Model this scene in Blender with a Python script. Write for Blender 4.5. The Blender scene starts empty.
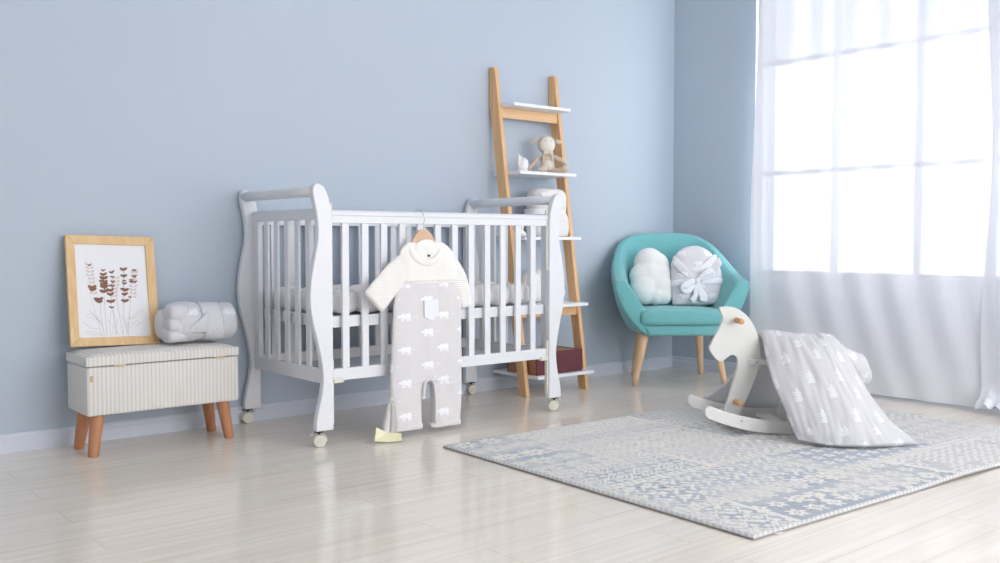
import bpy, bmesh, math, random
import numpy as np
from mathutils import Vector, Matrix, noise

random.seed(7)
R = math.radians
PI = math.pi
SC = bpy.context.scene
COL = SC.collection

# ------------------------------------------------------------------ helpers
def lin(r, g, b):
    f = lambda c: (c / 255 / 12.92) if c / 255 <= 0.04045 else ((c / 255 + 0.055) / 1.055) ** 2.4
    return (f(r), f(g), f(b), 1)

def thing(name, label, cat, loc=(0, 0, 0), rz=0, group=None):
    o = bpy.data.objects.new(name, None)
    o.empty_display_size = 0.05
    COL.objects.link(o)
    o.matrix_basis = Matrix.Translation(loc) @ Matrix.Rotation(rz, 4, 'Z')
    o['label'] = label
    o['category'] = cat
    if group:
        o['group'] = group
    return o

def tag(o, label, cat, group=None):
    o['label'] = label
    o['category'] = cat
    if group:
        o['group'] = group
    return o

def chain(o):
    m = Matrix.Identity(4)
    while o:
        m = o.matrix_basis @ m
        o = o.parent
    return m

def link(name, me, mats, parent=None, world=True, smooth=False):
    """link a mesh; world=True: the vertices are in room coordinates"""
    if not isinstance(mats, (list, tuple)):
        mats = [mats]
    for m in mats:
        me.materials.append(m)
    if smooth:
        for p in me.polygons:
            p.use_smooth = True
    o = bpy.data.objects.new(name, me)
    COL.objects.link(o)
    if parent:
        if world:
            me.transform(chain(parent).inverted())
        o.parent = parent
    return o

def obj(name, bm, mats, parent=None, world=True, smooth=False, bevel=0, seg=2, subsurf=0):
    bmesh.ops.recalc_face_normals(bm, faces=bm.faces[:])
    me = bpy.data.meshes.new(name)
    bm.to_mesh(me)
    bm.free()
    o = link(name, me, mats, parent, world, smooth)
    if bevel:
        b = o.modifiers.new('bevel', 'BEVEL')
        b.width = bevel
        b.segments = seg
        b.limit_method = 'ANGLE'
        b.angle_limit = R(35)
        b.harden_normals = False
    if subsurf:
        s = o.modifiers.new('sub', 'SUBSURF')
        s.levels = s.render_levels = subsurf
    return o

def struct(name, bm, mats, **k):
    o = obj(name, bm, mats, **k)
    if not o.parent:
        o['kind'] = 'structure'
    return o

def box(bm, x0, x1, y0, y1, z0, z1, mi=0, M=None):
    vs = [bm.verts.new((x, y, z)) for x in (x0, x1) for y in (y0, y1) for z in (z0, z1)]
    for q in ((0, 1, 3, 2), (4, 6, 7, 5), (0, 4, 5, 1), (2, 3, 7, 6), (0, 2, 6, 4), (1, 5, 7, 3)):
        f = bm.faces.new([vs[i] for i in q])
        f.material_index = mi
    if M:
        bmesh.ops.transform(bm, matrix=M, verts=vs)
    return vs

def bbox(*a, mi=0, M=None):
    bm = bmesh.new()
    box(bm, *a, mi=mi, M=M)
    return bm

def prism(bm, pts, a, b, f):
    """closed outline pts -> f(p, a) .. f(p, b)"""
    A = [bm.verts.new(f(p, a)) for p in pts]
    B = [bm.verts.new(f(p, b)) for p in pts]
    n = len(pts)
    bm.faces.new(A)
    bm.faces.new(B[::-1])
    for i in range(n):
        bm.faces.new((A[i], B[i], B[(i + 1) % n], A[(i + 1) % n]))

def catmull(pts, k=6, closed=False):
    P = [Vector(p) for p in pts]
    n = len(P)
    out = []
    rng = n if closed else n - 1
    for i in range(rng):
        p1, p2 = P[i], P[(i + 1) % n]
        p0 = P[(i - 1) % n] if (closed or i > 0) else p1 * 2 - p2
        p3 = P[(i + 2) % n] if (closed or i + 2 < n) else p2 * 2 - p1
        for j in range(k):
            t = j / k
            out.append(0.5 * ((2 * p1) + (p2 - p0) * t + (2 * p0 - 5 * p1 + 4 * p2 - p3) * t * t + (3 * p1 - p0 - 3 * p2 + p3) * t ** 3))
    if not closed:
        out.append(P[-1])
    return out

def loft(bm, rings, n=24, p=2.0, cap=True, mi=0, wob=None):
    """rings: (centre, half axis a, half axis b); superellipse power p"""
    L = []
    for ri, (c, a, b) in enumerate(rings):
        c, a, b = Vector(c), Vector(a), Vector(b)
        ring = []
        for k in range(n):
            t = 2 * PI * k / n
            ct, st = math.cos(t), math.sin(t)
            x = math.copysign(abs(ct) ** (2 / p), ct)
            y = math.copysign(abs(st) ** (2 / p), st)
            v = c + a * x + b * y
            if wob:
                v = v + wob(v, a * x + b * y)
            ring.append(bm.verts.new(v))
        L.append(ring)
    for A, B in zip(L, L[1:]):
        for k in range(n):
            f = bm.faces.new((A[k], A[(k + 1) % n], B[(k + 1) % n], B[k]))
            f.material_index = mi
    if cap:
        for ring in (L[0], L[-1]):
            f = bm.faces.new(ring)
            f.material_index = mi
    return L

def tube(bm, pts, r, n=12, mi=0, cap=True):
    """round tube along pts; r a number or list"""
    P = [Vector(p) for p in pts]
    rr = r if isinstance(r, (list, tuple)) else [r] * len(P)
    up = None
    rings = []
    for i, q in enumerate(P):
        d = (P[min(i + 1, len(P) - 1)] - P[max(i - 1, 0)]).normalized()
        if up is None:
            up = Vector((0, 0, 1)) if abs(d.z) < 0.9 else Vector((1, 0, 0))
        a = d.cross(up).normalized()
        b = a.cross(d).normalized()
        up = b
        rings.append((q, a * rr[i], b * rr[i]))
    return loft(bm, rings, n, cap=cap, mi=mi)

def ball(bm, c, r, M=None, sub=3, mi=0):
    if not isinstance(r, (tuple, list)):
        r = (r, r, r)
    T = Matrix.Translation(c) @ (M or Matrix.Identity(4)) @ Matrix.Diagonal((*r, 1))
    res = bmesh.ops.create_icosphere(bm, subdivisions=sub, radius=1, matrix=T)
    for v in res['verts']:
        for f in v.link_faces:
            f.material_index = mi

def blob(name, bm, mat, parent=None, world=True, vox=0.008, smooth=8, **k):
    o = obj(name, bm, mat, parent, world, smooth=True)
    m = o.modifiers.new('remesh', 'REMESH')
    m.mode = 'VOXEL'
    m.voxel_size = vox
    m.use_smooth_shade = True
    s = o.modifiers.new('smooth', 'SMOOTH')
    s.factor = 0.5
    s.iterations = smooth
    return o

def grid(fn, nu, nv, closed_u=False):
    """surface fn(u, v) -> point, with a UV map that fn_uv supplies"""
    verts = []
    for j in range(nv + 1):
        for i in range(nu + 1):
            verts.append(fn(i / nu, j / nv))
    faces = []
    for j in range(nv):
        for i in range(nu):
            a = j * (nu + 1) + i
            faces.append((a, a + 1, a + nu + 2, a + nu + 1))
    return verts, faces

def nz(p, s=1.0):
    return noise.noise(Vector(p) * s)

# ------------------------------------------------------------------ materials
def mat(name, color=(0.8, 0.8, 0.8, 1), rough=0.6, spec=0.5, bump=0.0, bscale=200.0, coat=0, sheen=0, var=0.0, vscale=6.0, metal=0, trans=0):
    m = bpy.data.materials.new(name)
    m.use_nodes = True
    nt = m.node_tree
    b = nt.nodes['Principled BSDF']
    b.inputs['Base Color'].default_value = color
    b.inputs['Roughness'].default_value = rough
    b.inputs['Specular IOR Level'].default_value = spec
    b.inputs['Metallic'].default_value = metal
    b.inputs['Coat Weight'].default_value = coat
    b.inputs['Sheen Weight'].default_value = sheen
    tc = nt.nodes.new('ShaderNodeTexCoord')
    if var:
        n = nt.nodes.new('ShaderNodeTexNoise')
        n.inputs['Scale'].default_value = vscale
        n.inputs['Detail'].default_value = 4
        nt.links.new(tc.outputs['Object'], n.inputs['Vector'])
        mx = nt.nodes.new('ShaderNodeMix')
        mx.data_type = 'RGBA'
        mx.inputs[6].default_value = tuple(c * (1 - var) for c in color[:3]) + (1,)
        mx.inputs[7].default_value = tuple(min(1, c * (1 + var)) for c in color[:3]) + (1,)
        nt.links.new(n.outputs['Fac'], mx.inputs[0])
        nt.links.new(mx.outputs[2], b.inputs['Base Color'])
    if bump:
        n = nt.nodes.new('ShaderNodeTexNoise')
        n.inputs['Scale'].default_value = bscale
        n.inputs['Detail'].default_value = 3
        nt.links.new(tc.outputs['Object'], n.inputs['Vector'])
        bp = nt.nodes.new('ShaderNodeBump')
        bp.inputs['Strength'].default_value = bump
        bp.inputs['Distance'].default_value = 0.002
        nt.links.new(n.outputs['Fac'], bp.inputs['Height'])
        nt.links.new(bp.outputs['Normal'], b.inputs['Normal'])
    return m

def N(nt, t, **k):
    n = nt.nodes.new(t)
    for a, v in k.items():
        setattr(n, a, v)
    return n

def mth(nt, op, a, b=None, c=None, clamp=False):
    n = N(nt, 'ShaderNodeMath', operation=op, use_clamp=clamp)
    for i, v in enumerate((a, b, c)):
        if v is None:
            continue
        if isinstance(v, (int, float)):
            n.inputs[i].default_value = v
        else:
            nt.links.new(v, n.inputs[i])
    return n.outputs[0]

def vmth(nt, op, a, b=None):
    n = N(nt, 'ShaderNodeVectorMath', operation=op)
    for i, v in enumerate((a, b)):
        if v is None:
            continue
        if isinstance(v, (tuple, list)):
            n.inputs[i].default_value = v
        else:
            nt.links.new(v, n.inputs[i])
    return n.outputs['Value'] if op == 'LENGTH' else n.outputs['Vector']

def mixc(nt, fac, a, b):
    mx = N(nt, 'ShaderNodeMix', data_type='RGBA')
    for i, v in ((0, fac), (6, a), (7, b)):
        if isinstance(v, (tuple, list, float, int)):
            mx.inputs[i].default_value = v
        else:
            nt.links.new(v, mx.inputs[i])
    return mx.outputs[2]

BEAR = [(0, .03, .30, .15), (.2, .05, .2, .17), (-.16, .05, .17, .16), (-.38, .02, .13, .085), (-.49, -.01, .07, .045),
        (-.24, -.16, .06, .14), (-.09, -.17, .05, .12), (.15, -.17, .06, .13), (.31, -.16, .07, .15),
        (.64, -.02, .06, .035), (.82, .03, .05, .035)]

def bear_mask(nt, vec, tile=(.19, .13), size=.062, rot=0.0):
    """small walking bears with paw prints repeated over a cloth; vec in metres"""
    if rot:
        vr = N(nt, 'ShaderNodeVectorRotate', rotation_type='Z_AXIS')
        vr.inputs['Angle'].default_value = rot
        nt.links.new(vec, vr.inputs['Vector'])
        vec = vr.outputs[0]
    sc = vmth(nt, 'DIVIDE', vec, (tile[0], tile[1], 1))
    best = None
    for off in ((0, 0, 0), (.42, .5, 0)):
        q = vmth(nt, 'FRACTION', vmth(nt, 'ADD', sc, off))
        q = vmth(nt, 'SUBTRACT', q, (.45, .5, 0))
        q = vmth(nt, 'MULTIPLY', q, (tile[0] / size, tile[1] / size, 0))
        for cx, cy, rx, ry in BEAR:
            d = vmth(nt, 'LENGTH', vmth(nt, 'DIVIDE', vmth(nt, 'SUBTRACT', q, (cx, cy, 0)), (rx, ry, 1)))
            best = d if best is None else mth(nt, 'MINIMUM', best, d)
    mr = N(nt, 'ShaderNodeMapRange')
    mr.inputs[1].default_value = 1.05
    mr.inputs[2].default_value = .9
    nt.links.new(best, mr.inputs[0])
    return mr.outputs[0]

def bear_cloth(name, base, bear, coord='UV', axes='XY', rot=0.0, tile=(.19, .13), size=.062, bump=.25, offset=(0, 0, 0)):
    m = mat(name, base, rough=.85, spec=.2, sheen=.2)
    nt = m.node_tree
    b = nt.nodes['Principled BSDF']
    tc = N(nt, 'ShaderNodeTexCoord')
    v = tc.outputs['UV' if coord == 'UV' else 'Object']
    if axes == 'XZ':
        s = N(nt, 'ShaderNodeSeparateXYZ')
        nt.links.new(v, s.inputs[0])
        c = N(nt, 'ShaderNodeCombineXYZ')
        nt.links.new(s.outputs[0], c.inputs[0])
        nt.links.new(s.outputs[2], c.inputs[1])
        v = c.outputs[0]
    v = vmth(nt, 'ADD', v, offset)
    mk = bear_mask(nt, v, tile, size, rot)
    nt.links.new(mixc(nt, mk, base, bear), b.inputs['Base Color'])
    n = N(nt, 'ShaderNodeTexNoise')
    n.inputs['Scale'].default_value = 260
    nt.links.new(tc.outputs['Object'], n.inputs['Vector'])
    bp = N(nt, 'ShaderNodeBump')
    bp.inputs['Strength'].default_value = bump
    bp.inputs['Distance'].default_value = .002
    nt.links.new(n.outputs['Fac'], bp.inputs['Height'])
    nt.links.new(bp.outputs['Normal'], b.inputs['Normal'])
    return m

def stripe_cloth(name, c0, c1, pitch, axis='x', rough=.85, bump=.5, duty=.5, mode='obj', soft=.15):
    m = mat(name, c0, rough=rough, spec=.2)
    nt = m.node_tree
    b = nt.nodes['Principled BSDF']
    tc = N(nt, 'ShaderNodeTexCoord')
    s = N(nt, 'ShaderNodeSeparateXYZ')
    nt.links.new(tc.outputs['Object' if mode == 'obj' else 'UV'], s.inputs[0])
    if axis == 'xy':
        g = N(nt, 'ShaderNodeNewGeometry')
        gs = N(nt, 'ShaderNodeSeparateXYZ')
        nt.links.new(g.outputs['Normal'], gs.inputs[0])
        side = mth(nt, 'GREATER_THAN', mth(nt, 'ABSOLUTE', gs.outputs[0]), .75)
        a = mth(nt, 'MULTIPLY', s.outputs[0], mth(nt, 'SUBTRACT', 1.0, side))
        c = mth(nt, 'ADD', a, mth(nt, 'MULTIPLY', s.outputs[1], side))
    else:
        c = s.outputs['xyz'.index(axis)]
    w = mth(nt, 'SINE', mth(nt, 'MULTIPLY', c, 2 * PI / pitch))
    mr = N(nt, 'ShaderNodeMapRange')
    mr.inputs[1].default_value = -soft - .9 + 2 * (1 - duty)
    mr.inputs[2].default_value = soft + .9 - 2 * duty + .6
    nt.links.new(w, mr.inputs[0])
    nt.links.new(mixc(nt, mr.outputs[0], c0, c1), b.inputs['Base Color'])
    bp = N(nt, 'ShaderNodeBump')
    bp.inputs['Strength'].default_value = bump
    bp.inputs['Distance'].default_value = .002
    nt.links.new(w, bp.inputs['Height'])
    nt.links.new(bp.outputs['Normal'], b.inputs['Normal'])
    return m

def wood(name, c0, c1, axis='z', scale=1.0, rough=.45, spec=.4):
    m = mat(name, c0, rough=rough, spec=spec)
    nt = m.node_tree
    b = nt.nodes['Principled BSDF']
    tc = N(nt, 'ShaderNodeTexCoord')
    st = {'x': (3, 60, 60), 'y': (60, 3, 60), 'z': (60, 60, 3)}[axis]
    v = vmth(nt, 'MULTIPLY', tc.outputs['Object'], tuple(k * scale for k in st))
    n = N(nt, 'ShaderNodeTexNoise')
    n.inputs['Scale'].default_value = 1
    n.inputs['Detail'].default_value = 5
    n.inputs['Distortion'].default_value = .6
    nt.links.new(v, n.inputs['Vector'])
    mr = N(nt, 'ShaderNodeMapRange')
    mr.inputs[1].default_value = .3
    mr.inputs[2].default_value = .7
    nt.links.new(n.outputs['Fac'], mr.inputs[0])
    nt.links.new(mixc(nt, mr.outputs[0], c0, c1), b.inputs['Base Color'])
    return m

M = {}
M['wall'] = mat('wall_paint', lin(188, 200, 213), rough=.75, spec=.25, bump=.12, bscale=40, var=.025, vscale=1.3)
M['ceiling'] = mat('ceiling_paint', lin(240, 240, 240), rough=.9)
M['plain'] = mat('plain_wall_paint', lin(214, 217, 222), rough=.9)
M['trim'] = mat('skirting_white', lin(214, 220, 232), rough=.45)
M['white'] = mat('white_lacquer', lin(229, 231, 235), rough=.38, spec=.4)
M['shelf_white'] = mat('white_board', lin(240, 242, 246), rough=.4)
M['plastic'] = mat('cream_plastic', lin(226, 224, 212), rough=.4)
M['dark'] = mat('dark_metal', lin(60, 60, 62), rough=.5)
M['steel'] = mat('hook_steel', lin(175, 178, 182), rough=.25, metal=1)
M['rail_wood'] = wood('bamboo_rail', lin(238, 196, 148), lin(222, 174, 126), 'z')
M['bar_wood'] = wood('bamboo_bar', lin(242, 206, 160), lin(230, 186, 140), 'x')
M['otto_leg'] = wood('cherry_leg', lin(202, 146, 108), lin(184, 126, 90), 'z', .8)
M['chair_leg'] = wood('beech_leg', lin(232, 200, 166), lin(220, 182, 146), 'z', .8)
M['frame_wood'] = wood('pine_frame', lin(232, 200, 150), lin(220, 182, 132), 'z', .8)
M['peg_wood'] = wood('beech_peg', lin(218, 172, 128), lin(200, 150, 106), 'y', .8)
M['hanger_wood'] = wood('hanger_wood', lin(224, 190, 158), lin(208, 172, 138), 'x')
M['otto'] = stripe_cloth('ribbed_cream_cloth', lin(228, 226, 222), lin(215, 211, 205), .0152, 'xy', bump=.25)
M['teal'] = mat('teal_weave', lin(120, 188, 191), rough=.9, spec=.15, bump=.6, bscale=420, sheen=.3, var=.06, vscale=220)
M['cushion_seam'] = mat('teal_shadow_seam', lin(60, 140, 142), rough=.9)
M['plush'] = mat('white_plush', lin(240, 241, 240), rough=.95, spec=.1, bump=.6, bscale=170, sheen=.4)
M['paper'] = mat('paper', lin(238, 239, 243), rough=.6)
M['ink'] = mat('brown_petal_ink', lin(136, 98, 76), rough=.7, var=.25, vscale=90)
M['ink2'] = mat('pale_pink_ink', lin(222, 208, 208), rough=.7)
M['ink3'] = mat('pale_green_ink', lin(196, 196, 188), rough=.7)
M['ink4'] = mat('grey_brown_ink', lin(178, 158, 148), rough=.7)
M['brass'] = mat('brass', lin(190, 170, 110), rough=.4, metal=.6)
M['tagc'] = mat('tan_label', lin(206, 176, 140), rough=.8)
M['mattress'] = mat('mattress_cloth', lin(236, 234, 230), rough=.9, bump=.2, bscale=200)
M['bumper'] = mat('bumper_cloth', lin(232, 230, 228), rough=.9, bump=.3, bscale=60, var=.05, vscale=40)
M['yoke'] = mat('cream_quilted_knit', lin(240, 239, 234), rough=.9, bump=.7, bscale=300)
M['sleeve'] = stripe_cloth('striped_sleeve_knit', lin(242, 241, 238), lin(232, 229, 224), .0085, 'z', bump=.2)
M['romper'] = bear_cloth('grey_bear_cloth', lin(221, 218, 219), lin(242, 243, 246), 'Object', 'XZ', tile=(.19, .135), size=.066)
M['duvet'] = bear_cloth('duvet_bear_cloth', lin(206, 205, 208), lin(226, 227, 232), 'UV', rot=R(90), tile=(.15, .12), size=.056)
M['lining'] = stripe_cloth('ribbed_lining', lin(240, 240, 242), lin(226, 226, 228), .009, 'z', bump=.5)
M['swaddle'] = bear_cloth('swaddle_bear_cloth', lin(218, 217, 221), lin(240, 241, 246), 'Object', 'XZ', tile=(.16, .12), size=.06)
M['ribbon'] = mat('white_muslin', lin(236, 238, 243), rough=.9, bump=.4, bscale=300)
M['roll'] = bear_cloth('roll_bear_cloth', lin(210, 210, 216), lin(230, 232, 238), 'UV', tile=(.16, .13), size=.065)
M['rollplain'] = mat('roll_fold_cloth', lin(216, 216, 221), rough=.9, spec=.15, bump=.4, bscale=200)
M['ribwhite'] = stripe_cloth('ribbed_white_band', lin(236, 238, 243), lin(218, 220, 226), .006, 'x', bump=.6)
M['ceramic'] = mat('white_ceramic', lin(240, 240, 240), rough=.3)
M['lamb'] = mat('tan_plush', lin(214, 196, 176), rough=.95, bump=.5, bscale=220, sheen=.4)
M['lamb_face'] = mat('cream_plush', lin(238, 234, 224), rough=.95, bump=.5, bscale=220, sheen=.4)
M['lamb_cloth'] = mat('cream_overall_cloth', lin(228, 218, 202), rough=.9)
M['eye'] = mat('embroidered_eye', lin(90, 84, 80), rough=.8)
M['burgundy'] = mat('burgundy_board', lin(104, 52, 58), rough=.55, var=.08, vscale=30)
M['boxwood'] = wood('box_side_wood', lin(178, 130, 100), lin(158, 112, 84), 'y')
M['horse'] = mat('horse_paint', lin(224, 224, 220), rough=.45, spec=.35, bump=.05, bscale=30)
M['tagpaper'] = mat('pale_yellow_card', lin(238, 234, 196), rough=.5)
M['string'] = mat('pale_string', lin(214, 210, 200), rough=.9)
M['frame_white'] = mat('window_frame_paint', lin(196, 198, 204), rough=.5)

# floor: long pale laminate planks, glossy
m = mat('floor_laminate', lin(222, 214, 204), rough=.2, spec=.5)
nt = m.node_tree
b = nt.nodes['Principled BSDF']
tc = N(nt, 'ShaderNodeTexCoord')
br = N(nt, 'ShaderNodeTexBrick')
br.offset = .37
br.inputs['Color1'].default_value = (.30, .30, .30, 1)
br.inputs['Color2'].default_value = (.70, .70, .70, 1)
br.inputs['Mortar'].default_value = (.5, .5, .5, 1)
br.inputs['Scale'].default_value = 1
br.inputs['Mortar Size'].default_value = .0012
br.inputs['Mortar Smooth'].default_value = .3
br.inputs['Brick Width'].default_value = 1.21
br.inputs['Row Height'].default_value = .155
mp = N(nt, 'ShaderNodeMapping')
mp.inputs['Location'].default_value = (0.3, .022, 0)
nt.links.new(tc.outputs['Object'], mp.inputs['Vector'])
nt.links.new(mp.outputs[0], br.inputs['Vector'])
v = vmth(nt, 'MULTIPLY', tc.outputs['Object'], (1.6, 38, 1))
v = vmth(nt, 'ADD', v, vmth(nt, 'MULTIPLY', br.outputs['Color'], (13, 13, 0)))
n1 = N(nt, 'ShaderNodeTexNoise')
n1.inputs['Scale'].default_value = 1
n1.inputs['Detail'].default_value = 6
n1.inputs['Distortion'].default_value = .5
nt.links.new(v, n1.inputs['Vector'])
mr = N(nt, 'ShaderNodeMapRange')
mr.inputs[1].default_value = .35
mr.inputs[2].default_value = .7
nt.links.new(n1.outputs['Fac'], mr.inputs[0])
c1 = mixc(nt, mr.outputs[0], lin(240, 231, 218), lin(226, 215, 201))
c2 = mixc(nt, mth(nt, 'MULTIPLY', mth(nt, 'SUBTRACT', br.outputs['Color'], .3), .5), c1, lin(240, 236, 230))
c3 = mixc(nt, mth(nt, 'MULTIPLY', br.outputs['Fac'], .55), c2, lin(176, 166, 156))
nt.links.new(c3, b.inputs['Base Color'])
rr = mth(nt, 'ADD', mth(nt, 'MULTIPLY', n1.outputs['Fac'], .10), .10)
nt.links.new(rr, b.inputs['Roughness'])
bp = N(nt, 'ShaderNodeBump')
bp.inputs['Strength'].default_value = .15
bp.inputs['Distance'].default_value = .001
nt.links.new(mth(nt, 'SUBTRACT', mth(nt, 'MULTIPLY', n1.outputs['Fac'], .25), br.outputs['Fac']), bp.inputs['Height'])
nt.links.new(bp.outputs['Normal'], b.inputs['Normal'])
M['floor'] = m

def sheer(name, transp, col):
    m = bpy.data.materials.new(name)
    m.use_nodes = True
    nt = m.node_tree
    nt.nodes.clear()
    out = N(nt, 'ShaderNodeOutputMaterial')
    tr = N(nt, 'ShaderNodeBsdfTransparent')
    tl = N(nt, 'ShaderNodeBsdfTranslucent')
    df = N(nt, 'ShaderNodeBsdfDiffuse')
    tl.inputs[0].default_value = col
    df.inputs[0].default_value = col
    m1 = N(nt, 'ShaderNodeMixShader')
    m1.inputs[0].default_value = .957
    nt.links.new(tl.outputs[0], m1.inputs[1])
    nt.links.new(df.outputs[0], m1.inputs[2])
    m2 = N(nt, 'ShaderNodeMixShader')
    m2.inputs[0].default_value = transp
    nt.links.new(m1.outputs[0], m2.inputs[1])
    nt.links.new(tr.outputs[0], m2.inputs[2])
    nt.links.new(m2.outputs[0], out.inputs[0])
    return m
M['sheer'] = sheer('sheer_white_voile', .085, lin(240, 242, 248))
M['blind'] = sheer('translucent_blind', .42, lin(236, 239, 246))
g = bpy.data.materials.new('window_glass')
g.use_nodes = True
nt = g.node_tree
nt.nodes.clear()
out = N(nt, 'ShaderNodeOutputMaterial')
tr = N(nt, 'ShaderNodeBsdfTransparent')
gl = N(nt, 'ShaderNodeBsdfGlossy')
gl.inputs['Roughness'].default_value = .02
mx = N(nt, 'ShaderNodeMixShader')
mx.inputs[0].default_value = .06
nt.links.new(tr.outputs[0], mx.inputs[1])
nt.links.new(gl.outputs[0], mx.inputs[2])
nt.links.new(mx.outputs[0], out.inputs[0])
M['glass'] = g

# ------------------------------------------------------------------ room
XL, YF, ZC = -6.4, -6.2, 2.8
struct('floor', bbox(XL - .1, .25, YF - .1, .1, -.1, 0), M['floor'])
struct('ceiling', bbox(XL - .1, .25, YF - .1, .1, ZC, ZC + .1), M['ceiling'])
struct('wall_back', bbox(XL - .1, .25, 0, .1, 0, ZC), M['wall'])
struct('wall_left', bbox(XL - .1, XL, YF, 0, 0, ZC), M['plain'])
WY0, WY1, WZ0, WZ1 = -.606, -5.4, .60, 2.55
bm = bmesh.new()
box(bm, 0, .2, WY0, 0, 0, ZC)
box(bm, 0, .2, YF, WY1, 0, ZC)
box(bm, 0, .2, WY1, WY0, 0, WZ0)
box(bm, 0, .2, WY1, WY0, WZ1, ZC)
struct('wall_right', bm, M['wall'])
FX0, FX1, FZ0, FZ1 = -3.6, -.2, .3, 2.72  # opening for the added fill window, placed to steer the frontal light
bm = bmesh.new()
box(bm, XL, FX0, YF - .1, YF, 0, ZC)
box(bm, FX1, 0, YF - .1, YF, 0, ZC)
box(bm, FX0, FX1, YF - .1, YF, 0, FZ0)
box(bm, FX0, FX1, YF - .1, YF, FZ1, ZC)
struct('wall_front', bm, M['plain'])

def skirting(name, f, a, b):
    prof = [(0, 0), (.013, 0), (.013, .046), (.010, .050), (.010, .062), (.006, .070), (0, .072)]
    bm = bmesh.new()
    prism(bm, prof, a, b, f)
    return struct(name, bm, M['trim'])
skirting('baseboard_back', lambda p, t: (t, -p[0], p[1]), XL, 0)
skirting('baseboard_right', lambda p, t: (-p[0], t, p[1]), YF, -.0135)

# window_1: the big daylight window in the right wall
def window(name, horiz, verts_, rng, z0, z1, f, depth=.05):
    w = thing(name, 'x', 'x')
    del w['label'], w['category']
    w['kind'] = 'structure'
    bm = bmesh.new()
    a0, a1 = rng
    for (p0, p1, q0, q1) in ((a0, a0 + .03, z0, z1), (a1 - .03, a1, z0, z1), (a0, a1, z0, z0 + .03), (a0, a1, z1 - .03, z1)):
        box(bm, *f(p0, p1, 0, depth), q0, q1)
    obj('window_frame', bm, M['frame_white'], w, bevel=.003)
    bm = bmesh.new()
    for vv in verts_:
        box(bm, *f(vv - .013, vv + .013, .005, depth - .005), z0 + .03, z1 - .03)
    for hh in horiz:
        box(bm, *f(a0 + .03, a1 - .03, .005, depth - .005), hh - .012, hh + .012)
    obj('mullion', bm, M['frame_white'], w)
    bm = bmesh.new()
    box(bm, *f(a0 + .03, a1 - .03, depth * .5 - .002, depth * .5 + .002), z0 + .03, z1 - .03)
    obj('pane', bm, M['glass'], w)
    return w
window('window_1', (1.19, 1.82), [-1.09 - .468 * k for k in range(9)], (WY1, WY0), WZ0, WZ1, lambda a, b, c, d: (.032 + c, .032 + d, a, b))
window('fill_window', (1.55,), [-2.6 + .8 * k for k in range(3)], (FX0, FX1), FZ0, FZ1, lambda a, b, c, d: (a, b, YF - .03 - d, YF - .03 - c))  # unseen window behind the camera, added to give frontal fill light
struct('trim_1', bbox(-.012, .032, WY1, WY0, WZ0 - .02, WZ0), M['frame_white'])

# ------------------------------------------------------------------ roller blind in the top of the window
rb = thing('roller_blind', 'white translucent blind pulled down over the top panes of the window', 'blind', (-.022, -1.9, 1.8))
def f(u, v):
    y = WY0 - .07 + (-4.23 - WY0) * u
    return (-.022 + .004 * math.sin(y * 9), y, 1.815 + (2.54 - 1.815) * v)
V, F = grid(f, 90, 8)
me = bpy.data.meshes.new('blind_fabric')
me.from_pydata(V, [], F)
link('blind_fabric', me, M['blind'], rb, smooth=True)
bm = bmesh.new()
tube(bm, [(-.022, WY0 - .075, 1.808), (-.022, -4.3, 1.808)], .009)
obj('hem_bar', bm, M['frame_white'], rb, smooth=True)

# ------------------------------------------------------------------ sheer curtains
def curtain(name, X, ya, yb, edge, amp, freq, sweep, label, seed, puddle=0):
    nu, nv = 420, 70
    def f(u, v):
        z = 2.72 * (1 - v) ** 1.15 + .012
        low = max(0, (.75 - z) / .75)
        y = ya + (yb - ya) * u
        ph = y + sweep * low ** 1.4 * .22 * min(1, u * 6)
        e = edge(z) if u < .12 else edge(z) * max(0, 1 - (u - .12) * 4)
        gather = 1 - .55 * low
        x = X + gather * (amp * math.sin(ph * freq + 1.2 * nz((ph * 2.2, seed, 0))) + amp * .6 * nz((ph * 9, seed + 3, z * .4)))
        x += amp * .8 * low * nz((ph * 5, seed, z * 1.5))
        yy = y + e
        if puddle and z < .10:
            k = (.10 - z) / .10
            x -= puddle * k * (1 + .5 * nz((y * 7, 1, 2)))
            z = z * .6 + .05 * k * max(0, .6 + nz((y * 26, x * 30, 5))) + .012
        return (x, yy, z)
    V, F = grid(f, nu, nv)
    me = bpy.data.meshes.new(name)
    me.from_pydata(V, [], F)
    o = link(name, me, M['sheer'], None, smooth=True)
    return tag(o, label, 'curtain', None)
curtain('curtain', -.115, -.670, -2.02, lambda z: -.045 * max(0, (z - 1.0)) ** 1.1, .008, 30, 1.0,
        'sheer white curtain hanging before the window, its left edge near the room corner', 1.0)
curtain('curtain', -.14, -1.98, -4.3, lambda z: .015 * math.sin(z * 4), .012, 34, 1.0,
        'sheer white curtain at the right picture edge, its hem bunched on the floor', 5.0, puddle=.10)

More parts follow.
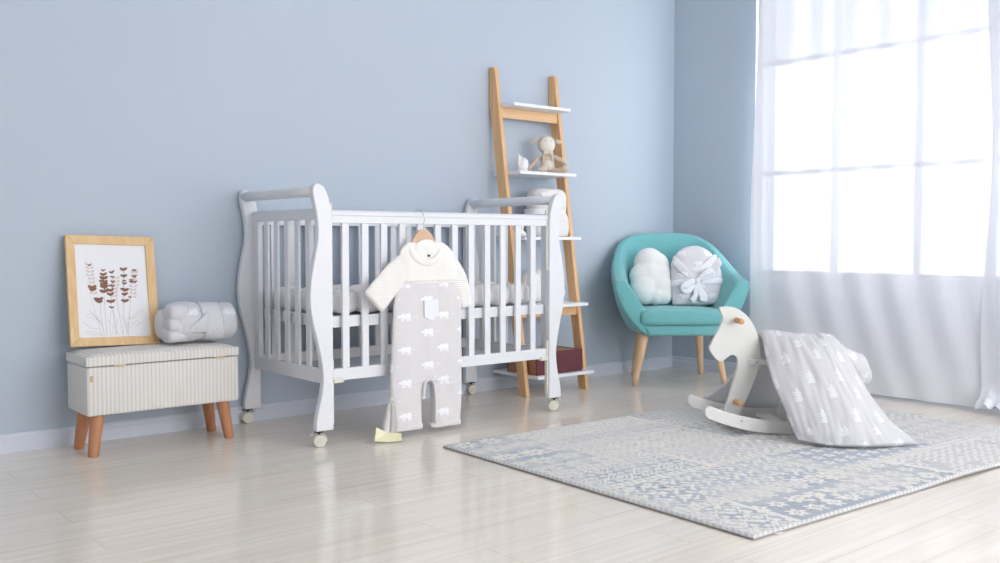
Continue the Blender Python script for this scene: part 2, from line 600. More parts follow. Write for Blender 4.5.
# ------------------------------------------------------------------ rug
def build_rug():
    A, B, Cc, D = (-2.54, -.99), (-2.58, -2.44), (-.54, -2.54), (-.45, -1.06)
    nu, nv = 640, 440
    U, Vv = np.meshgrid(np.linspace(0, 1, nu + 1), np.linspace(0, 1, nv + 1))
    X = (1 - U) * (1 - Vv) * A[0] + (1 - U) * Vv * B[0] + U * Vv * Cc[0] + U * (1 - Vv) * D[0]
    Y = (1 - U) * (1 - Vv) * A[1] + (1 - U) * Vv * B[1] + U * Vv * Cc[1] + U * (1 - Vv) * D[1]
    a, c = U * 2.06, Vv * 1.46            # pattern metres: a along the long side, c from the back edge to the front
    rs = np.random.RandomState(3)
    def vnoise(s, seed=0):
        r2 = np.random.RandomState(seed)
        gx, gy = int(2.2 * s) + 3, int(1.6 * s) + 3
        G = r2.rand(gy, gx)
        x, y = a * s, c * s
        i, j = x.astype(int), y.astype(int)
        fx, fy = x - i, y - j
        fx, fy = fx * fx * (3 - 2 * fx), fy * fy * (3 - 2 * fy)
        return (G[j, i] * (1 - fx) * (1 - fy) + G[j, i + 1] * fx * (1 - fy) + G[j + 1, i] * (1 - fx) * fy + G[j + 1, i + 1] * fx * fy)
    wa = a + .008 * (vnoise(14, 11) - .5)
    wc = c + .008 * (vnoise(14, 12) - .5)
    def rosettes(p, petals=8, r=.42, off=.5):
        row = np.floor(wc / p)
        x = (wa / p + off * (row % 2)) % 1 - .5
        y = (wc / p) % 1 - .5
        d, t = np.hypot(x, y), np.arctan2(y, x)
        rr = r * (.78 + .22 * np.cos(petals * t))
        return ((d < rr) & (d > r * .28)) | (d < r * .14)
    def diamonds(p):
        x, y = np.abs((wa / p) % 1 - .5), np.abs((wc / p) % 1 - .5)
        d = x + y
        return ((d > .40) & (d < .5)) | (d < .14) | ((d > .24) & (d < .30))
    def chevron(p):
        t = np.abs((wa / p) % 1 - .5) * p
        return ((wc + t * .9) / (p * .55)) % 1 < .5
    def leaves(p):
        x = (wa / p) % 1 - .5
        y = (wc / (p * 1.6)) % 1 - .5
        return (np.abs(x + .35 * y) < .17 * np.cos(y * PI)) | (np.abs(y) > .46)
    def scroll(p):
        q = np.sin(wa / p * 6.28 + 2.2 * np.sin(wc / p * 3.1)) + np.sin(wc / p * 6.28 + 2.2 * np.cos(wa / p * 3.7))
        return (q > .35)
    def zig(p):
        return (np.abs((wa / p) % 1 - .5) * 2 + (wc / p)) % 1 < .45
    blue, cream, grey, pale = np.array([lin(180, 187, 197)[:3], lin(232, 229, 222)[:3], lin(205, 205, 206)[:3], lin(220, 218, 215)[:3]])
    K = np.zeros(U.shape + (3,)) + grey
    # patches in (a0, a1, c0, c1): pattern, field colour, figure colour
    P = [
        (0, .34, 0, .62, lambda: rosettes(.125, 8, .46), blue, cream),
        (.34, .98, 0, .17, lambda: chevron(.05), pale, cream),
        (.34, .98, .17, .34, lambda: diamonds(.07), grey, cream),
        (.34, .98, .34, .62, lambda: zig(.04) | diamonds(.14), grey * 1.0, cream),
        (.98, 2.06, 0, .2, lambda: leaves(.05), grey * .92, pale),
        (.98, 2.06, .2, .30, lambda: chevron(.045), grey, cream),
        (.98, 2.06, .30, .42, lambda: leaves(.06), blue, cream),
        (.98, 2.06, .42, .52, lambda: zig(.05), grey, pale),
        (.98, 2.06, .52, .62, lambda: leaves(.045), blue, cream),
        (0, .55, .62, .86, lambda: diamonds(.12) | rosettes(.04, 4, .4), blue, cream),
        (.55, 1.25, .62, .86, lambda: scroll(.05), grey, cream),
        (1.25, 2.06, .62, .86, lambda: chevron(.07), grey * .95, cream),
        (0, .8, .86, 1.18, lambda: scroll(.042) | rosettes(.08, 6, .3), blue * 1.03, cream),
        (.8, 1.5, .86, 1.18, lambda: rosettes(.07, 5, .4), blue, cream),
        (1.5, 2.06, .86, 1.18, lambda: diamonds(.09), grey, cream),
        (0, .22, 1.18, 1.46, lambda: diamonds(.10) | scroll(.05), blue, cream),
        (.22, 1.1, 1.18, 1.46, lambda: rosettes(.09, 6, .42, .3) | (scroll(.06) & (vnoise(9, 5) > .5)), blue * .97, cream),
        (1.1, 2.06, 1.18, 1.46, lambda: chevron(.055) & (vnoise(20, 9) > .3), grey, cream),
    ]
    for a0, a1, c0, c1, fn, fld, fig in P:
        mk = (a >= a0) & (a < a1 + 1e-6) & (c >= c0) & (c < c1 + 1e-6)
        pat = fn()
        K[mk] = fld
        K[mk & pat] = fig
    # dividing bands
    for c0 in (.62, .86, 1.18):
        d = np.abs(wc - c0)
        K[d < .020] = cream
        K[(d < .012) & (((wa / .03) % 1) < .45)] = grey * .98
    for a0, c0, c1 in ((.34, 0, .62), (.98, 0, .62), (.55, .62, .86), (.8, .86, 1.18), (.22, 1.18, 1.46), (1.1, 1.18, 1.46)):
        K[(np.abs(wa - a0) < .011) & (c > c0) & (c < c1)] = cream
    for c0 in (.17, .20, .30, .34, .42, .52):
        K[(np.abs(wc - c0) < .007)] = cream
    # worn fading, flecks, woven grain
    fade = np.clip((vnoise(6, 21) - .35) * 1.6, 0, .65)[..., None]
    K = K * (1 - fade) + (grey * .5 + cream * .5) * fade
    K = K * (.90 + .14 * vnoise(90, 31)[..., None]) * (.94 + .12 * rs.rand(*U.shape)[..., None])
    fl = (vnoise(70, 77) > .93) & (vnoise(8, 78) > .5)
    K[fl] = K[fl] * .55
    edge = np.minimum(np.minimum(a, 2.06 - a), np.minimum(c, 1.46 - c))
    K[(edge < .012)] = (cream * .75 + grey * .2)
    st = (edge < .012) & (((a + c) / .022 % 1) < .5)
    K[st] = grey * .9
    H = .011 + .0010 * rs.rand(*U.shape) + .0012 * (K[..., 0] > .55)
    H -= .004 * (edge < .004)
    # front edge lifts a touch in the middle
    lift = .007 * np.exp(-((a - 1.15) / .25) ** 2) * np.clip((c - 1.30) / .16, 0, 1)
    H += lift
    co = np.stack([X, Y, H], -1).reshape(-1, 3)
    n1 = nu + 1
    idx = np.arange((nu + 1) * (nv + 1)).reshape(nv + 1, nu + 1)
    q = np.stack([idx[:-1, :-1], idx[1:, :-1], idx[1:, 1:], idx[:-1, 1:]], -1).reshape(-1, 4)
    # border ring down to the floor, and the underside
    ring = np.concatenate([idx[0, :-1], idx[:-1, -1], idx[-1, :0:-1], idx[:0:-1, 0]])
    low = co[ring].copy()
    low[:, 2] = np.maximum(low[:, 2] - .0085, .0015)
    base = len(co)
    co = np.concatenate([co, low])
    nr = len(ring)
    k = np.arange(nr)
    side = np.stack([ring, ring[(k + 1) % nr], base + (k + 1) % nr, base + k], -1)
    faces = np.concatenate([q, side])
    me = bpy.data.meshes.new('rug')
    me.vertices.add(len(co))
    me.vertices.foreach_set('co', co.ravel())
    me.loops.add(faces.size)
    me.loops.foreach_set('vertex_index', faces.ravel())
    me.polygons.add(len(faces))
    me.polygons.foreach_set('loop_start', np.arange(0, faces.size, 4))
    me.update(calc_edges=True)
    ca = me.color_attributes.new('weave', 'FLOAT_COLOR', 'POINT')
    KK = np.concatenate([K.reshape(-1, 3), np.tile(np.array(lin(120, 120, 122)[:3]), (nr, 1))])
    ca.data.foreach_set('color', np.concatenate([KK, np.ones((len(KK), 1))], 1).ravel())
    m = mat('woven_rug', rough=.95, spec=.1)
    at = N(m.node_tree, 'ShaderNodeVertexColor', layer_name='weave')
    m.node_tree.links.new(at.outputs[0], m.node_tree.nodes['Principled BSDF'].inputs['Base Color'])
    o = link('rug', me, m, None, smooth=True)
    tag(o, 'pale blue and cream patchwork rug with woven motifs on the wooden floor', 'rug')
    t = obj('care_label', bbox(-.014, .014, -.006, .006, 0, .0012), M['paper'], o, world=False)
    t.location = (-2.475, -2.449, .001)
    return o
build_rug()

# ------------------------------------------------------------------ storage ottoman
OX0, OX1, OY0, OY1 = -3.655, -3.068, -.315, -.065
ot = thing('storage_ottoman', 'cream ribbed fabric storage bench on four splayed wooden legs by the wall', 'ottoman', ((OX0 + OX1) / 2, (OY0 + OY1) / 2, 0))
obj('body', bbox(OX0, OX1, OY0, OY1, .155, .336), M['otto'], ot, bevel=.008, seg=3, smooth=True)
def lid():
    nx, ny = 40, 20
    bm = bmesh.new()
    bmesh.ops.create_cube(bm, size=1)
    bmesh.ops.subdivide_edges(bm, edges=bm.edges[:], cuts=15, use_grid_fill=True)
    cx, cy = (OX0 + OX1) / 2, (OY0 + OY1) / 2
    hx, hy = (OX1 - OX0) / 2 + .001, (OY1 - OY0) / 2 + .002
    for v in bm.verts:
        x, y, z = v.co * 2
        r = .09
        ex, ey = 1 - abs(x), 1 - abs(y)
        sx = x * hx
        sy = y * hy
        zz = .34 + (z + 1) / 2 * .042
        if z > 0:
            crown = .007 * (1 - x ** 4) * (1 - y ** 2)
            zz += crown * z
            edge = min((1 - abs(x)) * hx, (1 - abs(y)) * hy)
            if edge < .012 and z > .5:
                k = 1 - edge / .012
                zz -= .010 * k * k * (z - .5) * 2
        v.co = (cx + sx, cy + sy, zz)
    return bm
obj('lid', lid(), M['otto'], ot, bevel=.006, seg=3, smooth=True)
for hx in (-3.59, -3.20):
    obj('hinge', bbox(hx + .03, hx + .075, OY0 - .003, OY0 + .01, .3355, .3405), M['brass'], ot)
obj('fabric_tag', bbox(OX0 + .012, OX0 + .022, OY0 - .004, OY0 + .002, .283, .306), M['tagc'], ot)['label'] = 'tiny tan fabric tag'
for sx, x in ((-1, OX0 + .05), (1, OX1 - .05)):
    for sy, y in ((-1, OY0 + .05), (1, OY1 - .05)):
        bm = bmesh.new()
        rings = []
        for k in range(7):
            t = k / 6
            r = .0265 - .0075 * t
            rings.append(((x + sx * .022 * t, y + sy * .014 * t, .158 * (1 - t)), (r, 0, 0), (0, r, 0)))
        loft(bm, rings, 20)
        obj('leg', bm, M['otto_leg'], ot, smooth=True, bevel=.003)

# ------------------------------------------------------------------ picture leaning on the wall
def build_picture():
    x, y, z, yaw, lean, roll, W, Hh = -3.657, -.116, .3945, .011, .222, .031, .341, .438
    u = Vector((math.cos(yaw), math.sin(yaw), 0))
    n = Vector((-math.sin(yaw), math.cos(yaw), 0))
    v = n * math.sin(lean) + Vector((0, 0, 1)) * math.cos(lean)
    u2 = u * math.cos(roll) - v * math.sin(roll)
    v2 = u * math.sin(roll) + v * math.cos(roll)
    w2 = u2.cross(v2)                  # out of the face, towards the room (-y)
    if w2.y > 0:
        w2 = -w2
    b0 = Vector((x, y, z))
    P = lambda a, b, d=0: b0 + u2 * a + v2 * b + w2 * d
    root = thing('picture_frame', 'light wooden picture frame with a brown dried-flower drawing, leaning on the wall', 'picture', P(W / 2, 0))
    fw = .034
    bm = bmesh.new()
    # mitred frame: four profiles
    o_ = [(0, 0), (W, 0), (W, Hh), (0, Hh)]
    i_ = [(fw, fw), (W - fw, fw), (W - fw, Hh - fw), (fw, Hh - fw)]
    for k in range(4):
        a0, a1, c0, c1 = o_[k], o_[(k + 1) % 4], i_[k], i_[(k + 1) % 4]
        vs = [bm.verts.new(P(*q, d)) for q, d in ((a0, 0), (a1, 0), (c1, 0), (c0, 0), (a0, .018), (a1, .018), (c1, .014), (c0, .014))]
        for q in ((0, 1, 2, 3), (4, 5, 6, 7), (0, 1, 5, 4), (1, 2, 6, 5), (2, 3, 7, 6), (3, 0, 4, 7)):
            bm.faces.new([vs[i] for i in q])
    obj('frame', bm, M['frame_wood'], root, bevel=.002)
    bm = bmesh.new()
    vs = [bm.verts.new(P(a, b, .006)) for a, b in ((fw - .003, fw - .003), (W - fw + .003, fw - .003), (W - fw + .003, Hh - fw + .003), (fw - .003, Hh - fw + .003))]
    vs2 = [bm.verts.new(P(a, b, .002)) for a, b in ((fw - .003, fw - .003), (W - fw + .003, fw - .003), (W - fw + .003, Hh - fw + .003), (fw - .003, Hh - fw + .003))]
    bm.faces.new(vs)
    bm.faces.new(vs2[::-1])
    # drawing coordinates: pixels of a 438x563 close-up (x right, y down) -> sheet
    pw, ph = W - 2 * fw, Hh - 2 * fw
    def S(px, py_):
        return fw + (px + 18) / 442 * pw, fw + (556 - py_) / 618 * ph
    depth = [.0062]
    def stroke(pts, w, mi):
        depth[0] += .00001
        pp = catmull([(*S(*q), 0) for q in pts], 6)
        L = []
        for i, q in enumerate(pp):
            d = (pp[min(i + 1, len(pp) - 1)] - pp[max(i - 1, 0)])
            nn = Vector((-d.y, d.x, 0)).normalized() * w * .5
            L.append((bm.verts.new(P((q + nn).x, (q + nn).y, depth[0])), bm.verts.new(P((q - nn).x, (q - nn).y, depth[0]))))
        for A, B in zip(L, L[1:]):
            f = bm.faces.new((A[0], B[0], B[1], A[1]))
            f.material_index = mi
    def petal(cx, cy, r, ang, mi, asp=.42):
        depth[0] += .00001
        a0, b0_ = S(cx, cy)
        ring = []
        s = pw / 442
        for k in range(14):
            t = 2 * PI * k / 14
            ex = math.cos(t) * r * s
            ey = math.sin(t) * r * asp * s * (1 + .2 * math.sin(3 * t))
            ring.append(bm.verts.new(P(a0 + ex * math.cos(ang) - ey * math.sin(ang), b0_ + ex * math.sin(ang) + ey * math.cos(ang), depth[0])))
        f = bm.faces.new(ring)
        f.material_index = mi
    rnd = random.Random(5)
    # pale stems and leaves
    for pts in ([(135, 545), (120, 420), (122, 330)], [(150, 545), (148, 400), (147, 280)], [(210, 545), (205, 440), (196, 370)],
                [(285, 545), (262, 420), (268, 320), (280, 120)], [(280, 545), (300, 400), (318, 250), (345, 110)], [(250, 545), (232, 380), (215, 180)],
                [(150, 150), (150, 260)], [(204, 130), (188, 350)], [(280, 100), (262, 320)]):
        stroke(pts, .0011, 4)
    for pts in ([(130, 540), (70, 520), (20, 518), (60, 535), (125, 540)], [(120, 460), (60, 400), (40, 415), (100, 440)], [(130, 470), (50, 370), (95, 430), (135, 500)],
                [(300, 440), (370, 380), (390, 385), (310, 440)], [(290, 500), (340, 450), (355, 470)], [(175, 545), (170, 470), (190, 380), (200, 470), (180, 545)],
                [(250, 545), (260, 450), (240, 400)], [(120, 545), (90, 400), (65, 290)], [(230, 545), (190, 480), (160, 440)], [(5, 450), (60, 490), (110, 500)],
                [(270, 545), (280, 450), (300, 430), (275, 500)], [(200, 545), (215, 470), (225, 430)], [(330, 490), (380, 460)]):
        stroke(pts, .0012, 3)
    # pale pink petals
    for cx, y0, y1 in ((62, 70, 280), (345, 120, 300), (226, 160, 300)):
        y_ = y0
        while y_ < y1:
            for s_ in (-1, 1):
                petal(cx + s_ * 12 + rnd.uniform(-4, 4) + (y_ - y0) * (.12 if cx < 100 else -.12), y_, 13, s_ * .6, 2, .55)
            y_ += 24
    # brown petals: clusters down each stalk
    spikes = {150: [(110, 12), (138, 20), (160, 24), (185, 24), (205, 22), (222, 24), (248, 26)], 204: [(122, 16), (155, 12), (188, 14), (216, 12)],
              187: [(210, 12), (243, 22), (270, 22), (316, 24), (358, 14)], 277: [(102, 22), (145, 20), (178, 12), (198, 14), (240, 24), (270, 20), (314, 22)],
              78: [(225, 24), (240, 20)], 112: [(305, 26), (318, 20)], 345: [(108, 14), (150, 16), (185, 14)], 320: [(175, 12), (188, 12)], 308: [(290, 9)], 66: [(78, 10)]}
    for cx, lst in spikes.items():
        for cy, r in lst:
            petal(cx - r * .42 + rnd.uniform(-2, 2), cy + rnd.uniform(-3, 3), r * .78, R(-16 + rnd.uniform(-14, 14)), 1, .5)
            petal(cx + r * .42 + rnd.uniform(-2, 2), cy + rnd.uniform(-3, 3), r * .76, R(18 + rnd.uniform(-14, 14)), 1, .5)
            petal(cx, cy + 4, r * .5, R(90 + rnd.uniform(-20, 20)), 1, .6)
    obj('print', bm, [M['paper'], M['ink'], M['ink2'], M['ink3'], M['ink4']], root)
    return root
build_picture()

# ------------------------------------------------------------------ rolled blanket on the ottoman
def uvloft(name, rings, n, p, mats, root, ulen, wob=None, mi=0, smooth=True, world=True, subs=0):
    """loft with a metre UV map (length, girth)"""
    bm = bmesh.new()
    L = loft(bm, rings, n, p, cap=True, mi=mi, wob=wob)
    cum = [0]
    for q0, q1 in zip(rings, rings[1:]):
        cum.append(cum[-1] + (Vector(q1[0]) - Vector(q0[0])).length)
    uv = bm.loops.layers.uv.new('UVMap')
    idx = {}
    for j, ring in enumerate(L):
        for k, v in enumerate(ring):
            idx[v] = (j, k)
    for f in bm.faces:
        js = [idx[l.vert] for l in f.loops]
        wrap = max(k for _, k in js) - min(k for _, k in js) > n / 2
        for l, (j, k) in zip(f.loops, js):
            kk = k + n if (wrap and k < n / 2) else k
            l[uv].uv = (cum[j], kk / n * ulen_girth(rings))
    return obj(name, bm, mats, root, world, smooth=smooth, subsurf=subs)
def ulen_girth(rings):
    c, a, b = rings[len(rings) // 2]
    return 2 * PI * (Vector(a).length + Vector(b).length) / 2

def build_roll():
    root = thing('rolled_blanket', 'rolled pale grey bear-print baby blanket with a white band, lying on the ottoman lid', 'blanket', (-3.2, -.19, .39))
    zc = .474
    def w(v, d):
        return Vector((0, nz((v.x * 14, v.y * 10, v.z * 10)) * .006, nz((v.x * 14, v.z * 12, v.y * 10 + 5)) * .006))
    rings = []
    xs = [-3.312, -3.306, -3.295, -3.27, -3.23, -3.19, -3.15, -3.11, -3.08, -3.06, -3.050, -3.045]
    rs_ = [.55, .78, .95, 1, .98, .93, .90, .93, .97, .93, .80, .55]
    for x, r in zip(xs, rs_):
        rings.append(((x, -.197, zc + (r - 1) * .01 + (x + 3.18) * -.03), (0, .088 * r, 0), (0, 0, .080 * r)))
    uvloft('roll', rings, 48, 2.15, M['roll'], root, .29, wob=w)
    # folded loops at the near end
    for k, (dy, dz, ry, rz_) in enumerate([(-.035, .038, .050, .038), (-.050, -.008, .036, .030), (-.028, -.050, .052, .030), (.03, -.01, .05, .06)]):
        rr = []
        for x, s in ((-3.330, .35), (-3.328, .7), (-3.321, .93), (-3.308, 1), (-3.285, 1), (-3.25, .8)):
            rr.append(((x - .004 * k, -.197 + dy, zc + dz + .004), (0, ry * s, 0), (0, 0, rz_ * s)))
        uvloft('fold', rr, 28, 2.2, M['rollplain'], root, .1)
    # soft ribbed band round the middle and pale ribbed end
    rr = []
    for k in range(9):
        t = k / 8
        x = -3.185 + .085 * t
        s = .955 + .02 * math.sin(t * PI)
        rr.append(((x + .0, -.198, zc + .001 + (x + 3.18) * -.03), (.012, .090 * s, 0), (-.012, 0, .082 * s)))
    bm = bmesh.new()
    loft(bm, rr, 48, 2.15, cap=False, wob=w)
    o = obj('band', bm, M['ribwhite'], root, smooth=True)
    s = o.modifiers.new('thick', 'SOLIDIFY'); s.thickness = .003
    # turned-back triangular flap showing the ribbed lining
    bm = bmesh.new()
    g_ = []
    for j in range(9):
        tj = j / 8
        row = []
        for i in range(9):
            ti = i / 8
            x = -3.275 + .095 * tj + .0 * ti
            wid = tj
            ang = R(150 + 60 * (1 - wid * 1.0) + 62 * wid * ti * 1.0)
            row.append(bm.verts.new((x, -.197 + .0905 * math.cos(ang), zc + .004 + .0825 * math.sin(ang) - (x + 3.18) * .03)))
        g_.append(row)
    for j in range(8):
        for i in range(8):
            bm.faces.new((g_[j][i], g_[j + 1][i], g_[j + 1][i + 1], g_[j][i + 1]))
    o = obj('flap', bm, M['ribwhite'], root, smooth=True)
    s = o.modifiers.new('thick', 'SOLIDIFY'); s.thickness = .004; s.offset = 0
build_roll()

# ------------------------------------------------------------------ crib
CR = thing('baby_crib', 'white wooden sleigh-style baby crib with slatted sides on small casters', 'crib', (-2.27, -.35, 0))
XI0, XI1 = -2.842, -1.695        # inner faces of the posts
outer = [(.075, .062), (.0745, .10), (.066, .145), (.052, .20), (.044, .27), (.052, .34), (.070, .42), (.090, .50), (.098, .58), (.092, .66),
         (.078, .73), (.064, .80), (.062, .86), (.070, .92), (.080, .965), (.083, .995), (.076, 1.016), (.058, 1.022)]
inner = [(.034, 1.010), (.018, .975), (.006, .93), (0, .885)]
prof = [tuple(p[:2]) for p in catmull([(a, b_, 0) for a, b_ in outer], 4)] + [tuple(p[:2]) for p in catmull([(a, b_, 0) for a, b_ in inner], 4)] + [(0, .062)]
def caster(x, y, ang, parent):
    bm = bmesh.new()
    tube(bm, [(0, 0, .070), (0, 0, .044)], .006, mi=1)
    for s in (-1, 1):
        rings = []
        for t, r in ((.004, .020), (.005, .0245), (.016, .0248), (.0185, .0225), (.019, .010)):
            rings.append(((.004, s * t, .0250), (r, 0, 0), (0, 0, r)))
        loft(bm, rings, 28, mi=0)
        rings = [((.004, s * .0192, .025), (.005, 0, 0), (0, 0, .005)), ((.004, s * .0205, .025), (.004, 0, 0), (0, 0, .004))]
        loft(bm, rings, 12, mi=0)
    # hood over the wheels
    hood = []
    for k in range(13):
        a = R(-10 + 200 * k / 12)
        hood.append((.004 + .0285 * math.cos(a), .025 + .0285 * math.sin(a)))
    for k in range(12, -1, -1):
        a = R(-10 + 200 * k / 12)
        hood.append((.004 + .0255 * math.cos(a), .025 + .0255 * math.sin(a)))
    prism(bm, hood, -.004, .004, lambda p, t: (p[0], t, p[1]))
    box(bm, -.034, -.022, -.012, .012, .047, .050)      # brake tab
    box(bm, -.016, .016, -.016, .016, .058, .0625, mi=1)
    bmesh.ops.transform(bm, matrix=Matrix.Translation((x, y, 0)) @ Matrix.Rotation(ang, 4, 'Z'), verts=bm.verts[:])
    o = obj('caster', bm, [M['plastic'], M['dark']], parent, smooth=True, bevel=.0008)
    o['label'] = 'cream plastic twin-wheel caster'
YP = ((-.682, -.652), (-.046, -.016))
for iy, (y0, y1) in enumerate(YP):
    for sx, xi in ((-1, XI0), (1, XI1)):
        bm = bmesh.new()
        prism(bm, prof, y0, y1, lambda p, t: (xi + sx * p[0], t, p[1]))
        po = obj('post', bm, M['white'], CR, bevel=.005, seg=3)
        caster(xi + sx * (.058 if sx < 0 else .044), (y0 + y1) / 2, {(0, -1): R(-32), (0, 1): R(140), (1, -1): R(182), (1, 1): R(-20)}[(iy, sx)], po)
# handle bars across the ends
for sx, xi in ((-1, XI0), (1, XI1)):
    bm = bmesh.new()
    rings = [((xi + sx * .053, y, .993), (.030, 0, 0), (0, 0, .0215)) for y in (-.655, -.5, -.2, -.043)]
    loft(bm, rings, 24, 2.4)
    obj('handle_bar', bm, M['white'], CR, smooth=True)
    xe = xi + sx * .018
    obj('end_top_rail', bbox(xe - .011, xe + .011, -.654, -.044, .884, .928), M['white'], CR, bevel=.004, seg=3)
    obj('end_bottom_rail', bbox(xe - .011, xe + .011, -.654, -.044, .240, .296), M['white'], CR, bevel=.003)
    obj('end_stile', bbox(xe - .011, xe + .011, -.090, -.046, .296, .884), M['white'], CR, bevel=.002)
    obj('end_stile', bbox(xe - .011, xe + .011, -.652, -.612, .296, .884), M['white'], CR, bevel=.002)
    for k in range(5):
        y = -.155 - .0915 * k
        obj('slat', bbox(xe - .006, xe + .006, y - .016, y + .016, .292, .888), M['white'], CR, bevel=.002)
# long sides
for yc in (-.655, -.040):
    xs0, xs1 = XI0 + .002, XI1 - .002
    bm = bmesh.new()
    pr = [(-.013, .870), (.013, .870), (.013, .899), (.017, .901), (.017, .912), (.011, .919), (0, .922), (-.011, .919), (-.017, .912), (-.017, .901), (-.013, .899)]
    prism(bm, pr, xs0, xs1, lambda p, t: (t, yc + p[0], p[1]))
    obj('side_top_rail', bm, M['white'], CR, bevel=.002)
    obj('side_bottom_rail', bbox(xs0, xs1, yc - .012, yc + .012, .250, .298), M['white'], CR, bevel=.003)
    for k in range(12):
        x = -2.772 + .0902 * k
        obj('slat', bbox(x - .0155, x + .0155, yc - .007, yc + .007, .294, .876), M['white'], CR, bevel=.002)
# track, latch and knob hardware of the drop side
for sx, x in ((1, XI0 + .0035), (-1, XI1 - .0035)):
    obj('slide_track', bbox(x - .0035, x + .0035, -.668, -.655, .665, .945), M['plastic'], CR, bevel=.001)['label'] = 'cream plastic slide track'
    obj('slide_track', bbox(x - .0035, x + .0035, -.672, -.655, .085, .335), M['plastic'], CR, bevel=.001)['label'] = 'cream plastic slide track'
    obj('latch', bbox(min(x, x + sx * .045), max(x, x + sx * .045), -.680, -.660, .243, .262), M['plastic'], CR, bevel=.003)['label'] = 'cream plastic side latch'
# mattress base
bm = bmesh.new()
box(bm, XI0, XI1, -.640, -.615, .458, .503)
box(bm, XI0, XI1, -.085, -.060, .458, .503)
box(bm, XI0, XI0 + .025, -.615, -.085, .458, .503)
box(bm, XI1 - .025, XI1, -.615, -.085, .458, .503)
box(bm, XI0 + .025, XI1 - .025, -.615, -.085, .485, .500)
obj('mattress_base', bm, M['white'], CR, bevel=.002)
for yy in (-.35,):
    obj('base_beam', bbox(XI0 + .02, XI1 - .02, -.37, -.33, .455, .484), M['white'], CR)

# mattress and padded bumper lying in the crib
bm = bmesh.new()
rings = [((x, -.35, .536), (0, .185 * s, 0), (0, 0, .032 * s)) for x, s in ((XI0 + .095, .6), (XI0 + .10, .9), (XI0 + .115, 1), (XI1 - .115, 1), (XI1 - .10, .9), (XI1 - .095, .6))]
loft(bm, rings, 48, 8)
tag(obj('crib_mattress', bm, M['mattress'], None, smooth=True), 'thin white mattress lying on the base of the crib', 'mattress')
def bumper():
    bm = bmesh.new()
    # puffy quilted chain running round the inside of the crib
    path = []
    x0, x1, y0, y1 = XI0 + .050, XI1 - .05, -.577, -.123
    seg = .112
    n = round((x1 - x0) / seg)
    for k in range(n):
        path.append((Vector((x0 + (x1 - x0) * (k + .5) / n, y0, 0)), Vector((1, 0, 0)), (x1 - x0) / n))
        path.append((Vector((x0 + (x1 - x0) * (k + .5) / n, y1, 0)), Vector((1, 0, 0)), (x1 - x0) / n))
    n = round((y1 - y0) / seg)
    for k in range(n):
        for x in (x0, x1):
            path.append((Vector((x, y0 + (y1 - y0) * (k + .5) / n, 0)), Vector((0, 1, 0)), (y1 - y0) / n))
    for c, d, l in path:
        s = Vector((-d.y, d.x, 0))
        c = c + Vector((0, 0, .553 + .004 * nz(c, 9)))
        rings = []
        for t in (-.5, -.46, -.38, -.2, 0, .2, .38, .46, .5):
            q = (1 - (abs(t) * 2) ** 4 * .42)
            rings.append((c + d * (l * 1.10 * t), s * .034 * q, Vector((0, 0, .048 * q))))
        loft(bm, rings, 20, 2.3)
    return bm
o = obj('crib_bumper', bumper(), M['bumper'], None, smooth=True)
tag(o, 'puffy cream bumper pads lining the inside of the crib above the mattress base', 'crib bumper')

